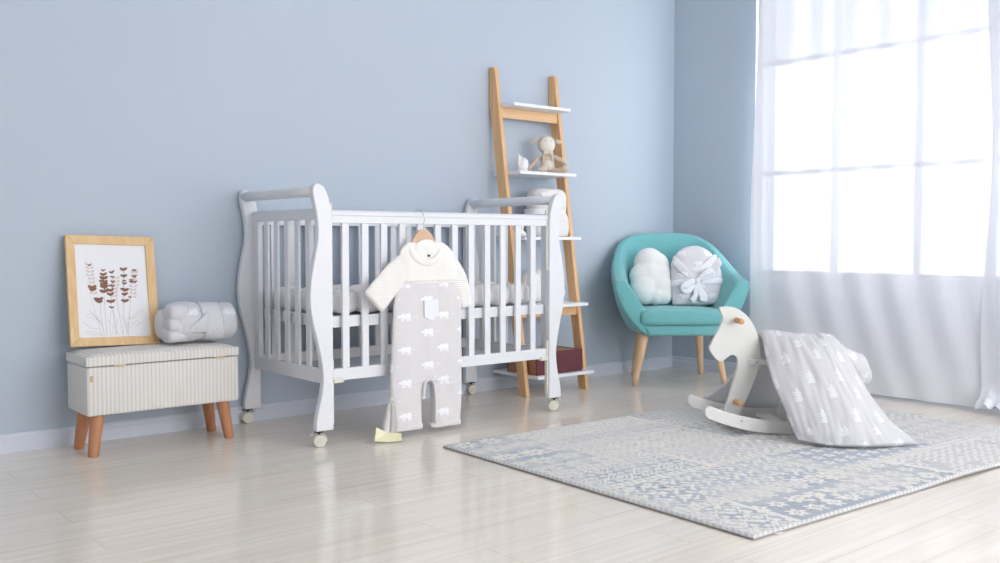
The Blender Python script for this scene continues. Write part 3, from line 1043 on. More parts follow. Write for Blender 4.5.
# ------------------------------------------------------------------ hanger and romper on the crib front rail
def build_romper():
    Y = -.715
    hg = thing('clothes_hanger', 'small wooden clothes hanger hooked over the front rail of the crib', 'hanger', (-2.45, Y, .84))
    xc = -2.436
    bm = bmesh.new()
    pts = [(xc, Y, .842), (xc, Y - .001, .868), (xc + .008, Y + .003, .888), (xc + .006, Y + .010, .912), (xc + .002, Y + .022, .926), (xc, Y + .040, .931), (xc, Y + .056, .927), (xc, Y + .060, .924)]
    tube(bm, catmull(pts, 6), .0013, 10)
    obj('hook', bm, M['steel'], hg, smooth=True)['label'] = 'thin steel hook'
    top = [(-.075, -.075), (-.062, -.052), (-.045, -.024), (-.024, .000), (0, .008), (.024, .000), (.045, -.024), (.062, -.052), (.075, -.075)]
    bot = [(.068, -.084), (.050, -.066), (.030, -.050), (.015, -.040), (0, -.037), (-.015, -.040), (-.030, -.050), (-.050, -.066), (-.068, -.084)]
    bm = bmesh.new()
    prism(bm, [tuple(p[:2]) for p in catmull([(a, b_, 0) for a, b_ in top], 3)] + [tuple(p[:2]) for p in catmull([(a, b_, 0) for a, b_ in bot], 3)],
          Y - .006, Y + .006, lambda p, t: (xc + p[0], t, .842 + p[1]))
    obj('bar', bm, M['hanger_wood'], hg, bevel=.003, seg=3)

    ro = thing('baby_romper', 'long-sleeved baby romper in grey bear print with a cream yoke, hanging on the crib', 'romper', (xc, Y, .02))
    YR = Y - .004
    def wob(s, amp=.004):
        def w(v, d):
            return Vector((0, amp * nz((v.x * 16 + s, v.z * 5, 0)) + amp * .7 * nz((v.x * 30, v.z * 14, s)), 0))
        return w
    def flat(rows, thick, n=40, p=2.6):
        return [((( a + b_) / 2, YR, z), ((b_ - a) / 2, 0, 0), (0, th, 0)) for (a, b_, z), th in zip(rows, thick)]
    def smooth_rows(rows, k=4):
        c = catmull([(r[0], r[1], r[2]) for r in rows], k)
        return [tuple(p) for p in c]
    # torso, two legs in one mesh; bottom slightly widened
    rows = smooth_rows([(-2.563, -2.262, .628), (-2.578, -2.254, .590), (-2.590, -2.247, .52), (-2.594, -2.245, .42), (-2.598, -2.244, .33), (-2.603, -2.243, .262), (-2.603, -2.244, .218)])
    bm = bmesh.new()
    def thick_for(n, t0, t1, ends=True):
        return [t0 + (t1 - t0) * i / (n - 1) for i in range(n)]
    loft(bm, flat(rows, thick_for(len(rows), .017, .024)), 56, 2.8, wob=wob(1))
    for rr in ([(-2.602, -2.428, .245), (-2.604, -2.447, .20), (-2.606, -2.453, .15), (-2.609, -2.454, .06), (-2.610, -2.452, .032), (-2.609, -2.453, .026)],
               [(-2.428, -2.244, .245), (-2.406, -2.246, .20), (-2.400, -2.248, .15), (-2.401, -2.252, .06), (-2.403, -2.253, .028), (-2.402, -2.254, .021)]):
        q = smooth_rows(rr)
        loft(bm, flat(q, [.012 + .0115 * min(1, i / 4) - .003 * max(0, i - 4) / len(q) for i in range(len(q))]), 40, 3.0, wob=wob(1))
    blob('trousers', bm, M['romper'], ro, vox=.0042, smooth=7)['label'] = 'grey cotton body and legs with white bears'
    # rolled hems
    for (a, b_, z) in ((-2.611, -2.451, .038), (-2.405, -2.252, .033)):
        bm = bmesh.new()
        loft(bm, flat([(a, b_, z - .012), (a - .002, b_ + .002, z - .008), (a - .002, b_ + .002, z + .006), (a, b_, z + .01)], [.020, .023, .023, .020]), 40, 2.8, wob=wob(3))
        obj('hem', bm, M['romper'], ro, smooth=True)
    # placket along the inner leg with snaps
    bm = bmesh.new()
    pl = [(-2.455, .15), (-2.452, .19), (-2.444, .220), (-2.427, .232), (-2.410, .222), (-2.400, .195), (-2.394, .13), (-2.396, .05)]
    pc = catmull([(a, YR - .0225, b_) for a, b_ in pl], 5)
    tube(bm, pc, .0065, 10)
    obj('placket', bm, M['romper'], ro, smooth=True)
    for z in (.235, .195, .145, .09, .045):
        bm = bmesh.new()
        x = -2.392 if z < .21 else -2.408
        loft(bm, [((x, YR - .024, z), (.0045, 0, 0), (0, 0, .0045)), ((x, YR - .0285, z), (.0035, 0, 0), (0, 0, .0035))], 14)
        obj('snap', bm, M['ribbon'], ro, smooth=True)
    # yoke
    rows = smooth_rows([(-2.562, -2.263, .630), (-2.560, -2.268, .68), (-2.560, -2.278, .72), (-2.556, -2.288, .75), (-2.540, -2.312, .776), (-2.515, -2.345, .794)], 4)
    bm = bmesh.new()
    loft(bm, flat(rows, thick_for(len(rows), .019, .011)), 48, 2.8, wob=wob(6, .003))
    # neck opening notch is covered by the collar, whose inside shows
    obj('yoke', bm, M['yoke'], ro, smooth=True)['label'] = 'plain cream quilted yoke'
    bm = bmesh.new()
    n = 40
    C0 = Vector((-2.432, YR - .013, .780))
    pts = []
    for k in range(n):
        t = 2 * PI * k / n
        pts.append((C0.x + .066 * math.cos(t), YR - .004 - .014 * (math.sin(t) < 0) * abs(math.sin(t)) ** .5 + .010 * max(0, math.sin(t)), C0.z + (.058 if math.sin(t) < 0 else .014) * math.sin(t)))
    L = []
    for k in range(n):
        q = Vector(pts[k])
        out = (q - Vector((C0.x, q.y, C0.z))).normalized()
        L.append([bm.verts.new(q - out * .003 + Vector((0, 0, 0))), bm.verts.new(q + Vector((0, -.006, .004))), bm.verts.new(q + out * .022 + Vector((0, -.006, -.002))), bm.verts.new(q + out * .024 + Vector((0, .002, -.002)))])
    for k in range(n):
        A, B = L[k], L[(k + 1) % n]
        for j in range(3):
            bm.faces.new((A[j], B[j], B[j + 1], A[j + 1]))
    obj('collar', bm, M['yoke'], ro, smooth=True, subsurf=1)['label'] = 'soft cream round collar'
    bm = bmesh.new()
    loft(bm, [((C0.x, YR - .0115 - .002 * j, C0.z - .008), (.056 - .004 * j, 0, 0), (0, 0, .036 - .003 * j)) for j in range(2)], 32)
    obj('neck_lining', bm, M['yoke'], ro, smooth=True)
    bm = bmesh.new()
    box(bm, C0.x + .004, C0.x + .016, YR - .0165, YR - .0145, C0.z - .045, C0.z - .036)
    obj('size_label', bm, M['dark'], ro)
    # seam band between yoke and body
    bm = bmesh.new()
    loft(bm, flat([(-2.564, -2.261, .624), (-2.565, -2.260, .628), (-2.564, -2.261, .632)], [.0185, .0205, .0185]), 48, 2.8)
    obj('waist_seam', bm, M['yoke'], ro, smooth=True)
    # sleeves
    def sleeve(pts, w):
        bm = bmesh.new()
        c = catmull([(a, YR + dy, z) for (a, dy, z) in pts], 5)
        ww = catmull([(x, 0, 0) for x in w], 5)
        rings = []
        for i, q in enumerate(c):
            d = (c[min(i + 1, len(c) - 1)] - c[max(i - 1, 0)]).normalized()
            s = Vector((d.z, 0, -d.x)).normalized()
            rings.append((q, s * ww[i].x, Vector((0, .014, 0))))
        loft(bm, rings, 32, 2.6, wob=wob(9, .004))
        return obj('sleeve', bm, M['sleeve'], ro, smooth=True)
    sleeve([(-2.500, .004, .722), (-2.530, .003, .700), (-2.580, 0, .657), (-2.635, -.002, .607), (-2.686, -.004, .557)], [.030, .052, .057, .058, .058])['label'] = 'fine-striped cream left sleeve'
    sleeve([(-2.330, .004, .728), (-2.305, .003, .700), (-2.270, 0, .655), (-2.240, -.002, .595), (-2.221, -.004, .520)], [.026, .044, .046, .038, .028])['label'] = 'fine-striped cream right sleeve'
    # chest pocket
    bm = bmesh.new()
    pk = [(-.038, .045), (.040, .047), (.042, -.026), (.003, -.050), (-.036, -.030)]
    prism(bm, pk, 0, 1, lambda p, t: (-2.418 + p[0] * .9, YR - .021 - .005 * t, .515 + p[1] * .9))
    obj('pocket', bm, M['ribbon'], ro, bevel=.002)['label'] = 'small white patch pocket'
    # drawn-up tie on the left leg and paper tag on the floor
    bm = bmesh.new()
    tube(bm, catmull([(-2.600, YR - .022, .155), (-2.596, YR - .030, .10), (-2.590, YR - .028, .05), (-2.600, YR - .03, .02), (-2.615, YR - .035, .008)], 6), .002, 8)
    tube(bm, catmull([(-2.604, YR - .022, .155), (-2.612, YR - .030, .11), (-2.608, YR - .028, .06), (-2.612, YR - .032, .02)], 6), .002, 8)
    ball(bm, (-2.601, YR - .022, .155), .006, sub=2)
    obj('tie_string', bm, M['string'], ro, smooth=True)
    bm = bmesh.new()
    loft(bm, [((-2.612, YR - .004, .145), (.004, 0, 0), (0, .008, 0)), ((-2.622, YR - .006, .09), (.012, 0, 0), (0, .014, 0)), ((-2.634, YR - .010, .04), (.016, 0, 0), (0, .018, 0)), ((-2.638, YR - .010, .026), (.014, 0, 0), (0, .016, 0))], 18, wob=wob(4))
    obj('cuff_fold', bm, M['romper'], ro, smooth=True)
build_romper()

# folded card tag on the floor
def card(pts, mi=0):
    bm = bmesh.new()
    return bm
bm = bmesh.new()
A = [(-2.672, -.690, .034), (-2.700, -.655, .001), (-2.610, -.672, .012), (-2.635, -.710, .040)]
P0 = [Vector(p) for p in ((-2.735, -.672, .006), (-2.700, -.640, .034), (-2.640, -.655, .020), (-2.665, -.700, .002), (-2.600, -.735, .004), (-2.565, -.690, .016))]
verts = [bm.verts.new(p) for p in P0]
bm.faces.new((verts[0], verts[1], verts[2], verts[3]))
bm.faces.new((verts[3], verts[2], verts[5], verts[4]))
bmesh.ops.transform(bm, matrix=Matrix.Translation((-2.652, -.772, 0)) @ Matrix.Diagonal((.70, .8, 1.7, 1)) @ Matrix.Translation((2.66, .69, 0)), verts=bm.verts[:])
o = obj('paper_tag', bm, M['tagpaper'], None)
s = o.modifiers.new('thick', 'SOLIDIFY'); s.thickness = .0015; s.offset = 1
tag(o, 'folded pale yellow card tag on the floor under the left romper leg', 'tag')

# ------------------------------------------------------------------ ladder shelf
LS = thing('ladder_shelf', 'bamboo and white ladder shelf with five boards leaning on the back wall', 'shelf', (-1.295, -.2, 0))
def ry(z): return -.306 + .150 * z            # front edge of the rails
for x0 in (-1.507, -1.079):
    bm = bmesh.new()
    pts = [(ry(0), 0), (ry(0) + .045, 0), (ry(1.706) + .036, 1.692), (ry(1.706) + .010, 1.712), (ry(1.706), 1.700)]
    pts = [(ry(0), 0), (ry(0) + .057, 0), (-.004, 1.53), (-.004, 1.706), (-.012, 1.716), (ry(1.71), 1.712)]
    prism(bm, pts, x0, x0 + .024, lambda p, t: (t, p[0], p[1]))
    obj('side_rail', bm, M['rail_wood'], LS, bevel=.002)
shelf_z = [(.110, -.368), (.470, -.322), (.822, -.268), (1.163, -.228), (1.518, -.182)]
for z, yf in shelf_z:
    bm = bmesh.new()
    box(bm, -1.4828, -1.0792, yf, -.004, z - .016, z)
    obj('shelf_board', bm, M['shelf_white'], LS)
for z in (1.475, .426):
    obj('cross_bar', bbox(-1.484, -1.078, ry(z) + .010, ry(z) + .028, z - .026, z + .026), M['bar_wood'], LS, bevel=.002)

# things on the ladder
def figurine():
    c = Vector((-1.418, -.165, 1.1635))
    M_ = Matrix.Translation(c) @ Matrix.Rotation(R(-38), 4, 'Z')
    bm = bmesh.new()
    ball(bm, (.016, 0, .038), (.034, .024, .036))
    ball(bm, (.010, 0, .018), (.034, .026, .018))
    ball(bm, (-.018, 0, .045), (.016, .016, .040))
    ball(bm, (-.020, 0, .070), (.013, .013, .018))
    tube(bm, [(-.020, 0, .072), (-.025, 0, .095)], [.010, .003])
    tube(bm, [(-.004, 0, .068), (.000, 0, .082)], [.008, .003])
    box(bm, -.03, .045, -.018, .018, .0005, .008)
    bmesh.ops.transform(bm, matrix=M_ @ Matrix.Diagonal((.72, .8, 1, 1)), verts=bm.verts[:])
    return bm
o = blob('figurine', figurine(), M['ceramic'], None, vox=.003, smooth=4)
tag(o, 'small white ceramic animal figurine beside the plush lamb on the second ladder shelf', 'figurine')

def plush():
    root = thing('plush_lamb', 'tan plush lamb in cream overalls seated on the second shelf of the ladder', 'plush toy', (-1.232, -.160, 1.1635), R(-33))
    k = .0058
    # local: x right, y away from viewer, z up; pixels of the close-up -> metres
    def q(px, py_, y=0):
        return Vector(((px - 290) / 10.24 * k, y, (468 - py_) / 10.24 * k + .001))
    s = k / 10.24
    bm = bmesh.new()
    ball(bm, q(286, 360, .0), (62 * s, .034, 82 * s))
    ball(bm, q(280, 200, -.004), (86 * s, .040, 88 * s))
    tube(bm, [q(222, 312, -.002), q(170, 365, -.012), q(118, 425, -.020)], [.010, .0115, .0135], 14)
    ball(bm, q(112, 436, -.022), (.014, .014, .017))
    tube(bm, [q(350, 312, 0), q(430, 350, -.01), q(468, 395, -.02), q(462, 430, -.03)], [.010, .012, .012, .012], 14)
    # legs
    tube(bm, [q(262, 425, 0), q(245, 436, -.035), q(228, 438, -.062)], [.018, .018, .020], 16)
    tube(bm, [q(310, 442, 0), q(370, 448, -.030), q(430, 440, -.050)], [.014, .013, .017], 16)
    ball(bm, q(225, 437, -.066), (.0255, .016, .0185))
    ball(bm, q(442, 434, -.056), (.0215, .016, .0195))
    blob('body', bm, M['lamb'], root, world=False, vox=.0035, smooth=5)
    for pts in ([(205, 158), (165, 172), (125, 186)], [(362, 160), (400, 176), (438, 186)]):
        bm = bmesh.new()
        loft(bm, [(q(*pts[0]), (0, .008, 0), (.002, 0, .012)), (q(*pts[1], -.002), (0, .006, 0), (.004, 0, .011)), (q(*pts[2], -.004), (0, .004, 0), (.003, 0, .006))], 16)
        obj('ear', bm, M['lamb'], root, world=False, smooth=True, subsurf=1)
    bm = bmesh.new()
    ball(bm, q(283, 205, -.022), (74 * s, .028, 78 * s))
    obj('face', bm, M['lamb_face'], root, world=False, smooth=True)['label'] = 'cream round face patch'
    for px in (262, 318):
        bm = bmesh.new()
        ball(bm, q(px, 172, -.0455), (.0022, .0022, .0026), sub=2)
        obj('eye', bm, M['eye'], root, world=False, smooth=True)
    bm = bmesh.new()
    loft(bm, [(q(286, 440, -.002), (.034, 0, 0), (0, .034, 0)), (q(286, 400, -.002), (.035, 0, 0), (0, .038, 0)), (q(286, 352, -.002), (.032, 0, 0), (0, .037, 0))], 28)
    for px in (240, 335):
        tube(bm, [q(px, 360, -.034), q(px + (6 if px < 286 else -6), 320, -.032), q(px + (6 if px < 286 else -4), 285, -.022)], .005, 10)
    obj('overalls', bm, M['lamb_cloth'], root, world=False, smooth=True)['label'] = 'cream cloth overalls'
    bm = bmesh.new()
    for sx in (-1, 1):
        loft(bm, [(q(286 + sx * 4, 285, -.050), (0, .004, 0), (0, 0, .004)), (q(286 + sx * 26, 283, -.052), (0, .005, 0), (0, 0, .010)), (q(286 + sx * 40, 283, -.050), (0, .004, 0), (0, 0, .011)), (q(286 + sx * 44, 283, -.048), (0, .002, 0), (0, 0, .007))], 12)
    ball(bm, q(286, 286, -.053), .005, sub=2)
    obj('bow', bm, M['lamb_cloth'], root, world=False, smooth=True)
plush()

def shelf_bundle():
    root = thing('folded_blanket', 'cream folded blanket bundle standing upright on the third ladder shelf behind the crib', 'blanket', (-1.235, -.150, .822))
    def w(v, d):
        return Vector((.005 * nz((v.x * 20, v.y * 12, v.z * 14)), .005 * nz((v.x * 14, 3, v.z * 14)), 0))
    rings = []
    for z, hx, dx in ((.823, .10, .012), (.828, .118, .012), (.86, .126, .010), (.92, .124, .006), (.955, .112, 0), (.985, .118, -.002), (1.03, .120, -.003), (1.055, .115, -.004), (1.072, .10, -.004), (1.079, .07, -.004)):
        rings.append(((-1.228 + dx, -.155, z), (hx, 0, 0), (0, .075 * hx / .12, 0)))
    uvloft('bundle', rings, 44, 2.6, M['mattress'], root, .25, wob=w)
    bm = bmesh.new()
    loft(bm, [((-1.242, -.155, z), (hx, 0, 0), (0, .0775, 0)) for z, hx in ((.935, .123), (.94, .121), (.965, .119), (.97, .120))], 44, 2.6, cap=False)
    o = obj('tie_band', bm, M['ribbon'], root, smooth=True)
    m_ = o.modifiers.new('thick', 'SOLIDIFY'); m_.thickness = .004
    bm = bmesh.new()
    f = [(-.10, .99), (-.03, 1.06), (.06, .975), (.045, .965), (-.03, 1.03), (-.09, .965)]
    prism(bm, [(-1.24 + a, z) for a, z in ((-.112, 1.05), (-.04, 1.065), (.075, .975), (-.03, .975))], -.236, -.228, lambda p, t: (p[0], t, p[1]))
    obj('corner_flap', bm, M['mattress'], root, bevel=.003)
shelf_bundle()

def small_toy():
    root = thing('plush_rattle', 'tiny cream plush toy on the third ladder shelf, seen between the crib slats', 'toy', (-1.44, -.18, .822))
    bm = bmesh.new()
    ball(bm, (-1.440, -.180, .846), (.020, .018, .024))
    ball(bm, (-1.420, -.186, .836), (.014, .014, .014))
    ball(bm, (-1.442, -.190, .872), (.015, .015, .014))
    blob('body', bm, M['lamb_face'], root, vox=.004, smooth=4)
    bm = bmesh.new()
    ball(bm, (-1.454, -.190, .888), (.005, .004, .008), sub=2)
    ball(bm, (-1.432, -.190, .888), (.005, .004, .008), sub=2)
    obj('ears', bm, M['lamb_face'], root, smooth=True)
small_toy()

def cushion_shelf():
    bm = bmesh.new()
    c = Vector((-1.275, -.155, .47))
    ball(bm, c + Vector((-.105, 0, .055)), (.055, .05, .055))
    ball(bm, c + Vector((-.075, 0, .115)), (.055, .05, .055))
    ball(bm, c + Vector((0, 0, .13)), (.07, .055, .055))
    ball(bm, c + Vector((.07, 0, .085)), (.06, .05, .055))
    ball(bm, c + Vector((.115, 0, .052)), (.052, .05, .052))
    ball(bm, c + Vector((0, 0, .062)), (.13, .055, .060))
    o = blob('cloud_cushion', bm, M['plush'], None, vox=.007, smooth=6)
    tag(o, 'white puffy cloud-shaped cushion on the fourth ladder shelf, behind the crib post', 'cushion')
cushion_shelf()

bx = thing('storage_box', 'burgundy box with bare wooden ends on the lowest ladder shelf', 'box', (-1.30, -.22, .110))
bm = bmesh.new()
X0, X1, Y0, Y1, Z0, Z1 = -1.470, -1.142, -.342, -.110, .1105, .228
box(bm, X0 + .006, X1 - .006, Y0 + .006, Y1 - .006, Z0 + .001, Z0 + .008)
box(bm, X0, X1, Y0, Y0 + .007, Z0, Z1)
box(bm, X0, X1, Y1 - .007, Y1, Z0, Z1)
obj('box_panels', bm, M['burgundy'], bx, bevel=.0015)['label'] = 'burgundy front and back panels'
for x in (X0 + .0005, X1 - .0085):
    obj('box_end', bbox(x, x + .008, Y0 + .0075, Y1 - .0075, Z0 + .0005, Z1 - .001), M['boxwood'], bx, bevel=.001)['label'] = 'bare wooden end panel'
obj('box_lid', bbox(X0 + .009, X1 - .009, Y0 + .008, Y1 - .008, Z1 - .012, Z1 - .004), M['boxwood'], bx)['label'] = 'inset wooden lid'

# ------------------------------------------------------------------ armchair (local: x lateral, -y forward)
CH_RZ = math.atan2(-.582, .813)
CP = (-.426 - .017 * .813, -.374 + .017 * .582, 0)
def build_chair():
    root = thing('armchair', 'teal fabric tub armchair with flared arms and beech legs in the room corner', 'armchair', CP, CH_RZ)
    # stations: (top outer x, y, z), (base x, y), half of the U, local y = -w
    st = [((.386, -.235, .566), (.205, -.258)), ((.378, -.13, .592), (.225, -.16)), ((.362, -.01, .645), (.235, -.03)), ((.330, .10, .718), (.232, .09)),
          ((.285, .185, .778), (.215, .160)), ((.205, .255, .822), (.175, .215)), ((.10, .282, .836), (.10, .235)), ((0, .286, .838), (0, .238))]
    half = st
    full = [((-a[0], a[1], a[2]), (-b_[0], b_[1])) for a, b_ in half] + [h for h in half[:-1]][::-1]
    T = catmull([a for a, _ in full], 3)
    B = catmull([(b_[0], b_[1], .282) for _, b_ in full], 3)
    bm = bmesh.new()
    rows = []
    n = len(T)
    for i in range(n):
        t, b_ = T[i], B[i]
        s = i / (n - 1)
        # inward direction in plan
        d = (T[min(i + 1, n - 1)] - T[max(i - 1, 0)])
        inn = Vector((d.y, -d.x, 0)).normalized()
        c = Vector((0, -.02, 0)) - Vector((t.x, t.y, 0))
        if inn.dot(c) < 0:
            inn = -inn
        arm = abs(s - .5) * 2
        th = .062 + .022 * max(0, (arm - .45) / .55)
        pr = []
        pr.append(b_.copy())
        for k in (.1, .22, .36, .5, .64, .78, .92):
            p = b_.lerp(t, k)
            o_ = .036 * math.sin(k ** .8 * PI)
            p -= inn * o_
            pr.append(p)
        pr.append(t + inn * .012 + Vector((0, 0, .012)))
        ti = t + inn * th
        pr.append(t + inn * (th - .015) + Vector((0, 0, .008)))
        bi = b_ + inn * .070
        bi.z = .33
        for k in (.06, .3, .55, .8):
            p = ti.lerp(bi, k)
            p -= inn * .010 * math.sin(k * PI)
            pr.append(p)
        pr.append(bi)
        bb = b_ + inn * .070
        bb.z = .282
        pr.append(bb)
        rows.append([bm.verts.new(p) for p in pr])
    m_ = len(rows[0])
    for A, B_ in zip(rows, rows[1:]):
        for k in range(m_):
            bm.faces.new((A[k], A[(k + 1) % m_], B_[(k + 1) % m_], B_[k]))
    bm.faces.new(rows[0])
    bm.faces.new(rows[-1][::-1])
    obj('shell', bm, M['teal'], root, world=False, smooth=True, bevel=.010, seg=3)
    # seat base filling the bottom of the tub, with the front rail
    bm = bmesh.new()
    plan = [(-.226, -.268), (.226, -.268), (.250, -.16), (.255, -.02), (.24, .12), (.18, .21), (.09, .235), (-.09, .235), (-.18, .21), (-.24, .12), (-.255, -.02), (-.250, -.16)]
    pp = [(x, y, 0) for x, y in plan]
    prism(bm, [(p[0], p[1]) for p in pp], .278, .338, lambda p, t: (p[0] * (.86 if t < .3 else .98), p[1], t))
    obj('seat_base', bm, M['teal'], root, world=False, bevel=.014, seg=3, smooth=True)
    # loose seat cushion
    bm = bmesh.new()
    pl = [(-.232, -.275), (-.12, -.292), (0, -.296), (.12, -.292), (.232, -.275), (.238, -.2), (.232, -.05), (.215, .08), (.15, .165), (0, .18), (-.15, .165), (-.215, .08), (-.232, -.05), (-.238, -.2)]
    plc = catmull([(x, y, 0) for x, y in pl], 4, closed=True)
    cen = Vector((0, -.06, 0))
    prev = None
    first = None
    for z, sc in ((.3395, .90), (.342, .95), (.350, .985), (.366, 1.0), (.388, 1.0), (.406, .985), (.416, .955), (.421, .90), (.428, .6), (.431, .25)):
        ring = [bm.verts.new((cen.x + (p.x - cen.x) * sc, cen.y + (p.y - cen.y) * sc, z)) for p in plc]
        if prev:
            for k in range(len(ring)):
                bm.faces.new((prev[k], prev[(k + 1) % len(ring)], ring[(k + 1) % len(ring)], ring[k]))
        else:
            bm.faces.new(ring[::-1])
        prev = ring
    bm.faces.new(prev)
    obj('seat_cushion', bm, M['teal'], root, world=False, smooth=True)
    for sx in (1,):
        for (xt, yt, xb, yb) in ((-.205, -.200, -.268, -.236), (.190, -.205, .240, -.245), (-.150, .13, -.180, .205), (.195, .13, .232, .200)):
            bm = bmesh.new()
            rings = []
            for k in range(7):
                t = k / 6
                r = .0275 - .0135 * t
                rings.append(((sx * (xt + (xb - xt) * t), yt + (yb - yt) * t, .284 * (1 - t)), (r, 0, 0), (0, r, 0)))
            loft(bm, rings, 20)
            obj('leg', bm, M['chair_leg'], root, world=False, smooth=True)
    return root
build_chair()

CM = Matrix.Translation(CP) @ Matrix.Rotation(CH_RZ, 4, 'Z')
def on_chair(x, y, z=0):
    return CM @ Vector((x, y, z))

# cloud pillow on the chair
def cloud():
    bm = bmesh.new()
    k = .0053                       # metres per photo pixel at the chair
    def q(px, py_, y=-.02):
        x = (px - 650) * k - .128
        z = .437 + (306 - py_) * k
        return Vector((x, y + (z - .45) * .34, z))
    for px, py_, r in ((651, 262, 17), (660, 274, 14), (642, 276, 14), (659, 264, 14), (645, 288, 17), (660, 288, 15.5), (651, 278, 20), (644, 292, 14.5), (664, 297, 9.5), (656, 296, 11)):
        ball(bm, q(px, py_), (r * k, .060 + r * .0008, r * k * 1.02))
    bmesh.ops.transform(bm, matrix=CM, verts=bm.verts[:])
    o = blob('cloud_pillow', bm, M['plush'], None, vox=.007, smooth=9)
    tag(o, 'white fluffy cloud-shaped pillow on the left side of the teal armchair', 'pillow')
cloud()

def swaddle():
    p0 = on_chair(.140, -.062, .432)
    root = thing('swaddle_blanket', 'pale grey bear-print swaddle blanket tied with a white bow on the teal armchair', 'blanket', p0, CH_RZ)
    lean = Matrix.Rotation(R(-17), 4, 'X') @ Matrix.Scale(1.07, 4)
    def w(v, d):
        return Vector((.004 * nz((v.x * 20, v.y * 20, v.z * 20)), .010 * nz((v.x * 14 + v.z * 6, 3, v.z * 9)), .003 * nz((v.x * 22, v.y * 5, v.z * 20))))
    rings = []
    for z, l, r, th in ((0, -.135, .135, .03), (.006, -.142, .145, .046), (.05, -.143, .150, .054), (.11, -.143, .148, .054), (.17, -.140, .140, .052), (.225, -.138, .128, .048),
                        (.26, -.128, .112, .044), (.295, -.098, .085, .036), (.315, -.070, .056, .028), (.328, -.040, .028, .018), (.332, -.02, .012, .008)):
        rings.append((((l + r) / 2, 0, z), ((r - l) / 2, 0, 0), (0, th, 0)))
    bm = bmesh.new()
    loft(bm, [tuple(x) for x in rings], 56, 2.5, wob=w)
    bmesh.ops.transform(bm, matrix=lean, verts=bm.verts[:])
    obj('bundle', bm, M['swaddle'], root, world=False, smooth=True, subsurf=1)
    # crossed flaps with pale lining turned out
    def flap(name, pts, y, m_, bump=.01):
        bm = bmesh.new()
        c = sum((Vector((a, 0, b_)) for a, b_ in pts), Vector()) / len(pts)
        pc = catmull([(a, 0, b_) for a, b_ in pts], 5, closed=True)
        rings_ = []
        for s, dy in ((1, 0), (1, -.006), (.94, -.010), (.7, -.012), (.35, -.013)):
            rings_.append([bm.verts.new((c.x + (p.x - c.x) * s, y + dy + .003 * nz((p.x * 40, s * 3, p.z * 40)), c.z + (p.z - c.z) * s)) for p in pc])
        n = len(pc)
        for A, B_ in zip(rings_, rings_[1:]):
            for k in range(n):
                bm.faces.new((A[k], A[(k + 1) % n], B_[(k + 1) % n], B_[k]))
        bm.faces.new(rings_[-1])
        bm.faces.new(rings_[0][::-1])
        bmesh.ops.transform(bm, matrix=lean, verts=bm.verts[:])
        return obj(name, bm, m_, root, world=False, smooth=True)
    flap('hood_flap', [(-.056, .19), (-.02, .196), (.016, .212), (.088, .268), (.104, .25), (.085, .21), (.052, .172), (-.016, .168), (-.05, .178)], -.043, M['ribbon'])
    flap('side_flap', [(-.135, .25), (-.120, .255), (-.045, .17), (-.016, .125), (-.036, .115), (-.07, .14), (-.130, .20)], -.044, M['swaddle'])
    flap('side_flap', [(.122, .240), (.108, .250), (.045, .185), (.000, .13), (.03, .118), (.085, .165), (.125, .21)], -.043, M['swaddle'])
    # waist ribbon
    bm = bmesh.new()
    loft(bm, [((.003, 0, z), (hx, 0, 0), (0, th, 0)) for z, hx, th in ((.102, .148, .057), (.108, .150, .0595), (.130, .149, .0595), (.136, .147, .057))], 56, 2.5, cap=False,
         wob=lambda v, d: Vector((0, 0, .008 * math.copysign(1, v.x) * min(1, abs(v.x) * 8) * .5 + .003 * nz(v, 30))))
    bmesh.ops.transform(bm, matrix=lean, verts=bm.verts[:])
    o = obj('ribbon', bm, M['ribbon'], root, world=False, smooth=True)
    s = o.modifiers.new('thick', 'SOLIDIFY'); s.thickness = .004
    # bow
    def strap(pts, wd, name='bow_loop'):
        bm = bmesh.new()
        c = catmull(pts, 5)
        ww = catmull([(x, 0, 0) for x in wd], 5)
        L = []
        for i, q in enumerate(c):
            d = (c[min(i + 1, len(c) - 1)] - c[max(i - 1, 0)]).normalized()
            s_ = Vector((d.z, 0, -d.x))
            s_ = s_.normalized() if s_.length > .05 else Vector((0, 0, 1))
            L.append((q, s_ * ww[i].x, Vector((0, .0055, 0))))
        loft(bm, L, 14, 2.6)
        bmesh.ops.transform(bm, matrix=lean, verts=bm.verts[:])
        return obj(name, bm, M['ribbon'], root, world=False, smooth=True)
    k0 = (-.018, -.066, .118)
    strap([k0, (-.05, -.076, .112), (-.088, -.078, .088), (-.094, -.072, .070), (-.070, -.072, .066), (-.035, -.068, .098)], [.008, .016, .020, .018, .017, .010])
    strap([k0, (.015, -.078, .150), (.050, -.078, .168), (.062, -.072, .158), (.040, -.070, .140), (.0, -.066, .122)], [.008, .014, .018, .016, .013, .009])
    strap([(-.018, -.066, .112), (-.010, -.072, .07), (.008, -.072, .03), (.004, -.070, .006)], [.009, .018, .022, .020], 'ribbon_tail')
    strap([(-.018, -.066, .112), (-.030, -.070, .07), (-.036, -.069, .035), (-.058, -.068, .008)], [.008, .012, .014, .014], 'ribbon_tail')
    bm = bmesh.new()
    ball(bm, (-.018, -.072, .118), (.014, .011, .017))
    bmesh.ops.transform(bm, matrix=lean, verts=bm.verts[:])
    obj('knot', bm, M['ribbon'], root, world=False, smooth=True)
swaddle()

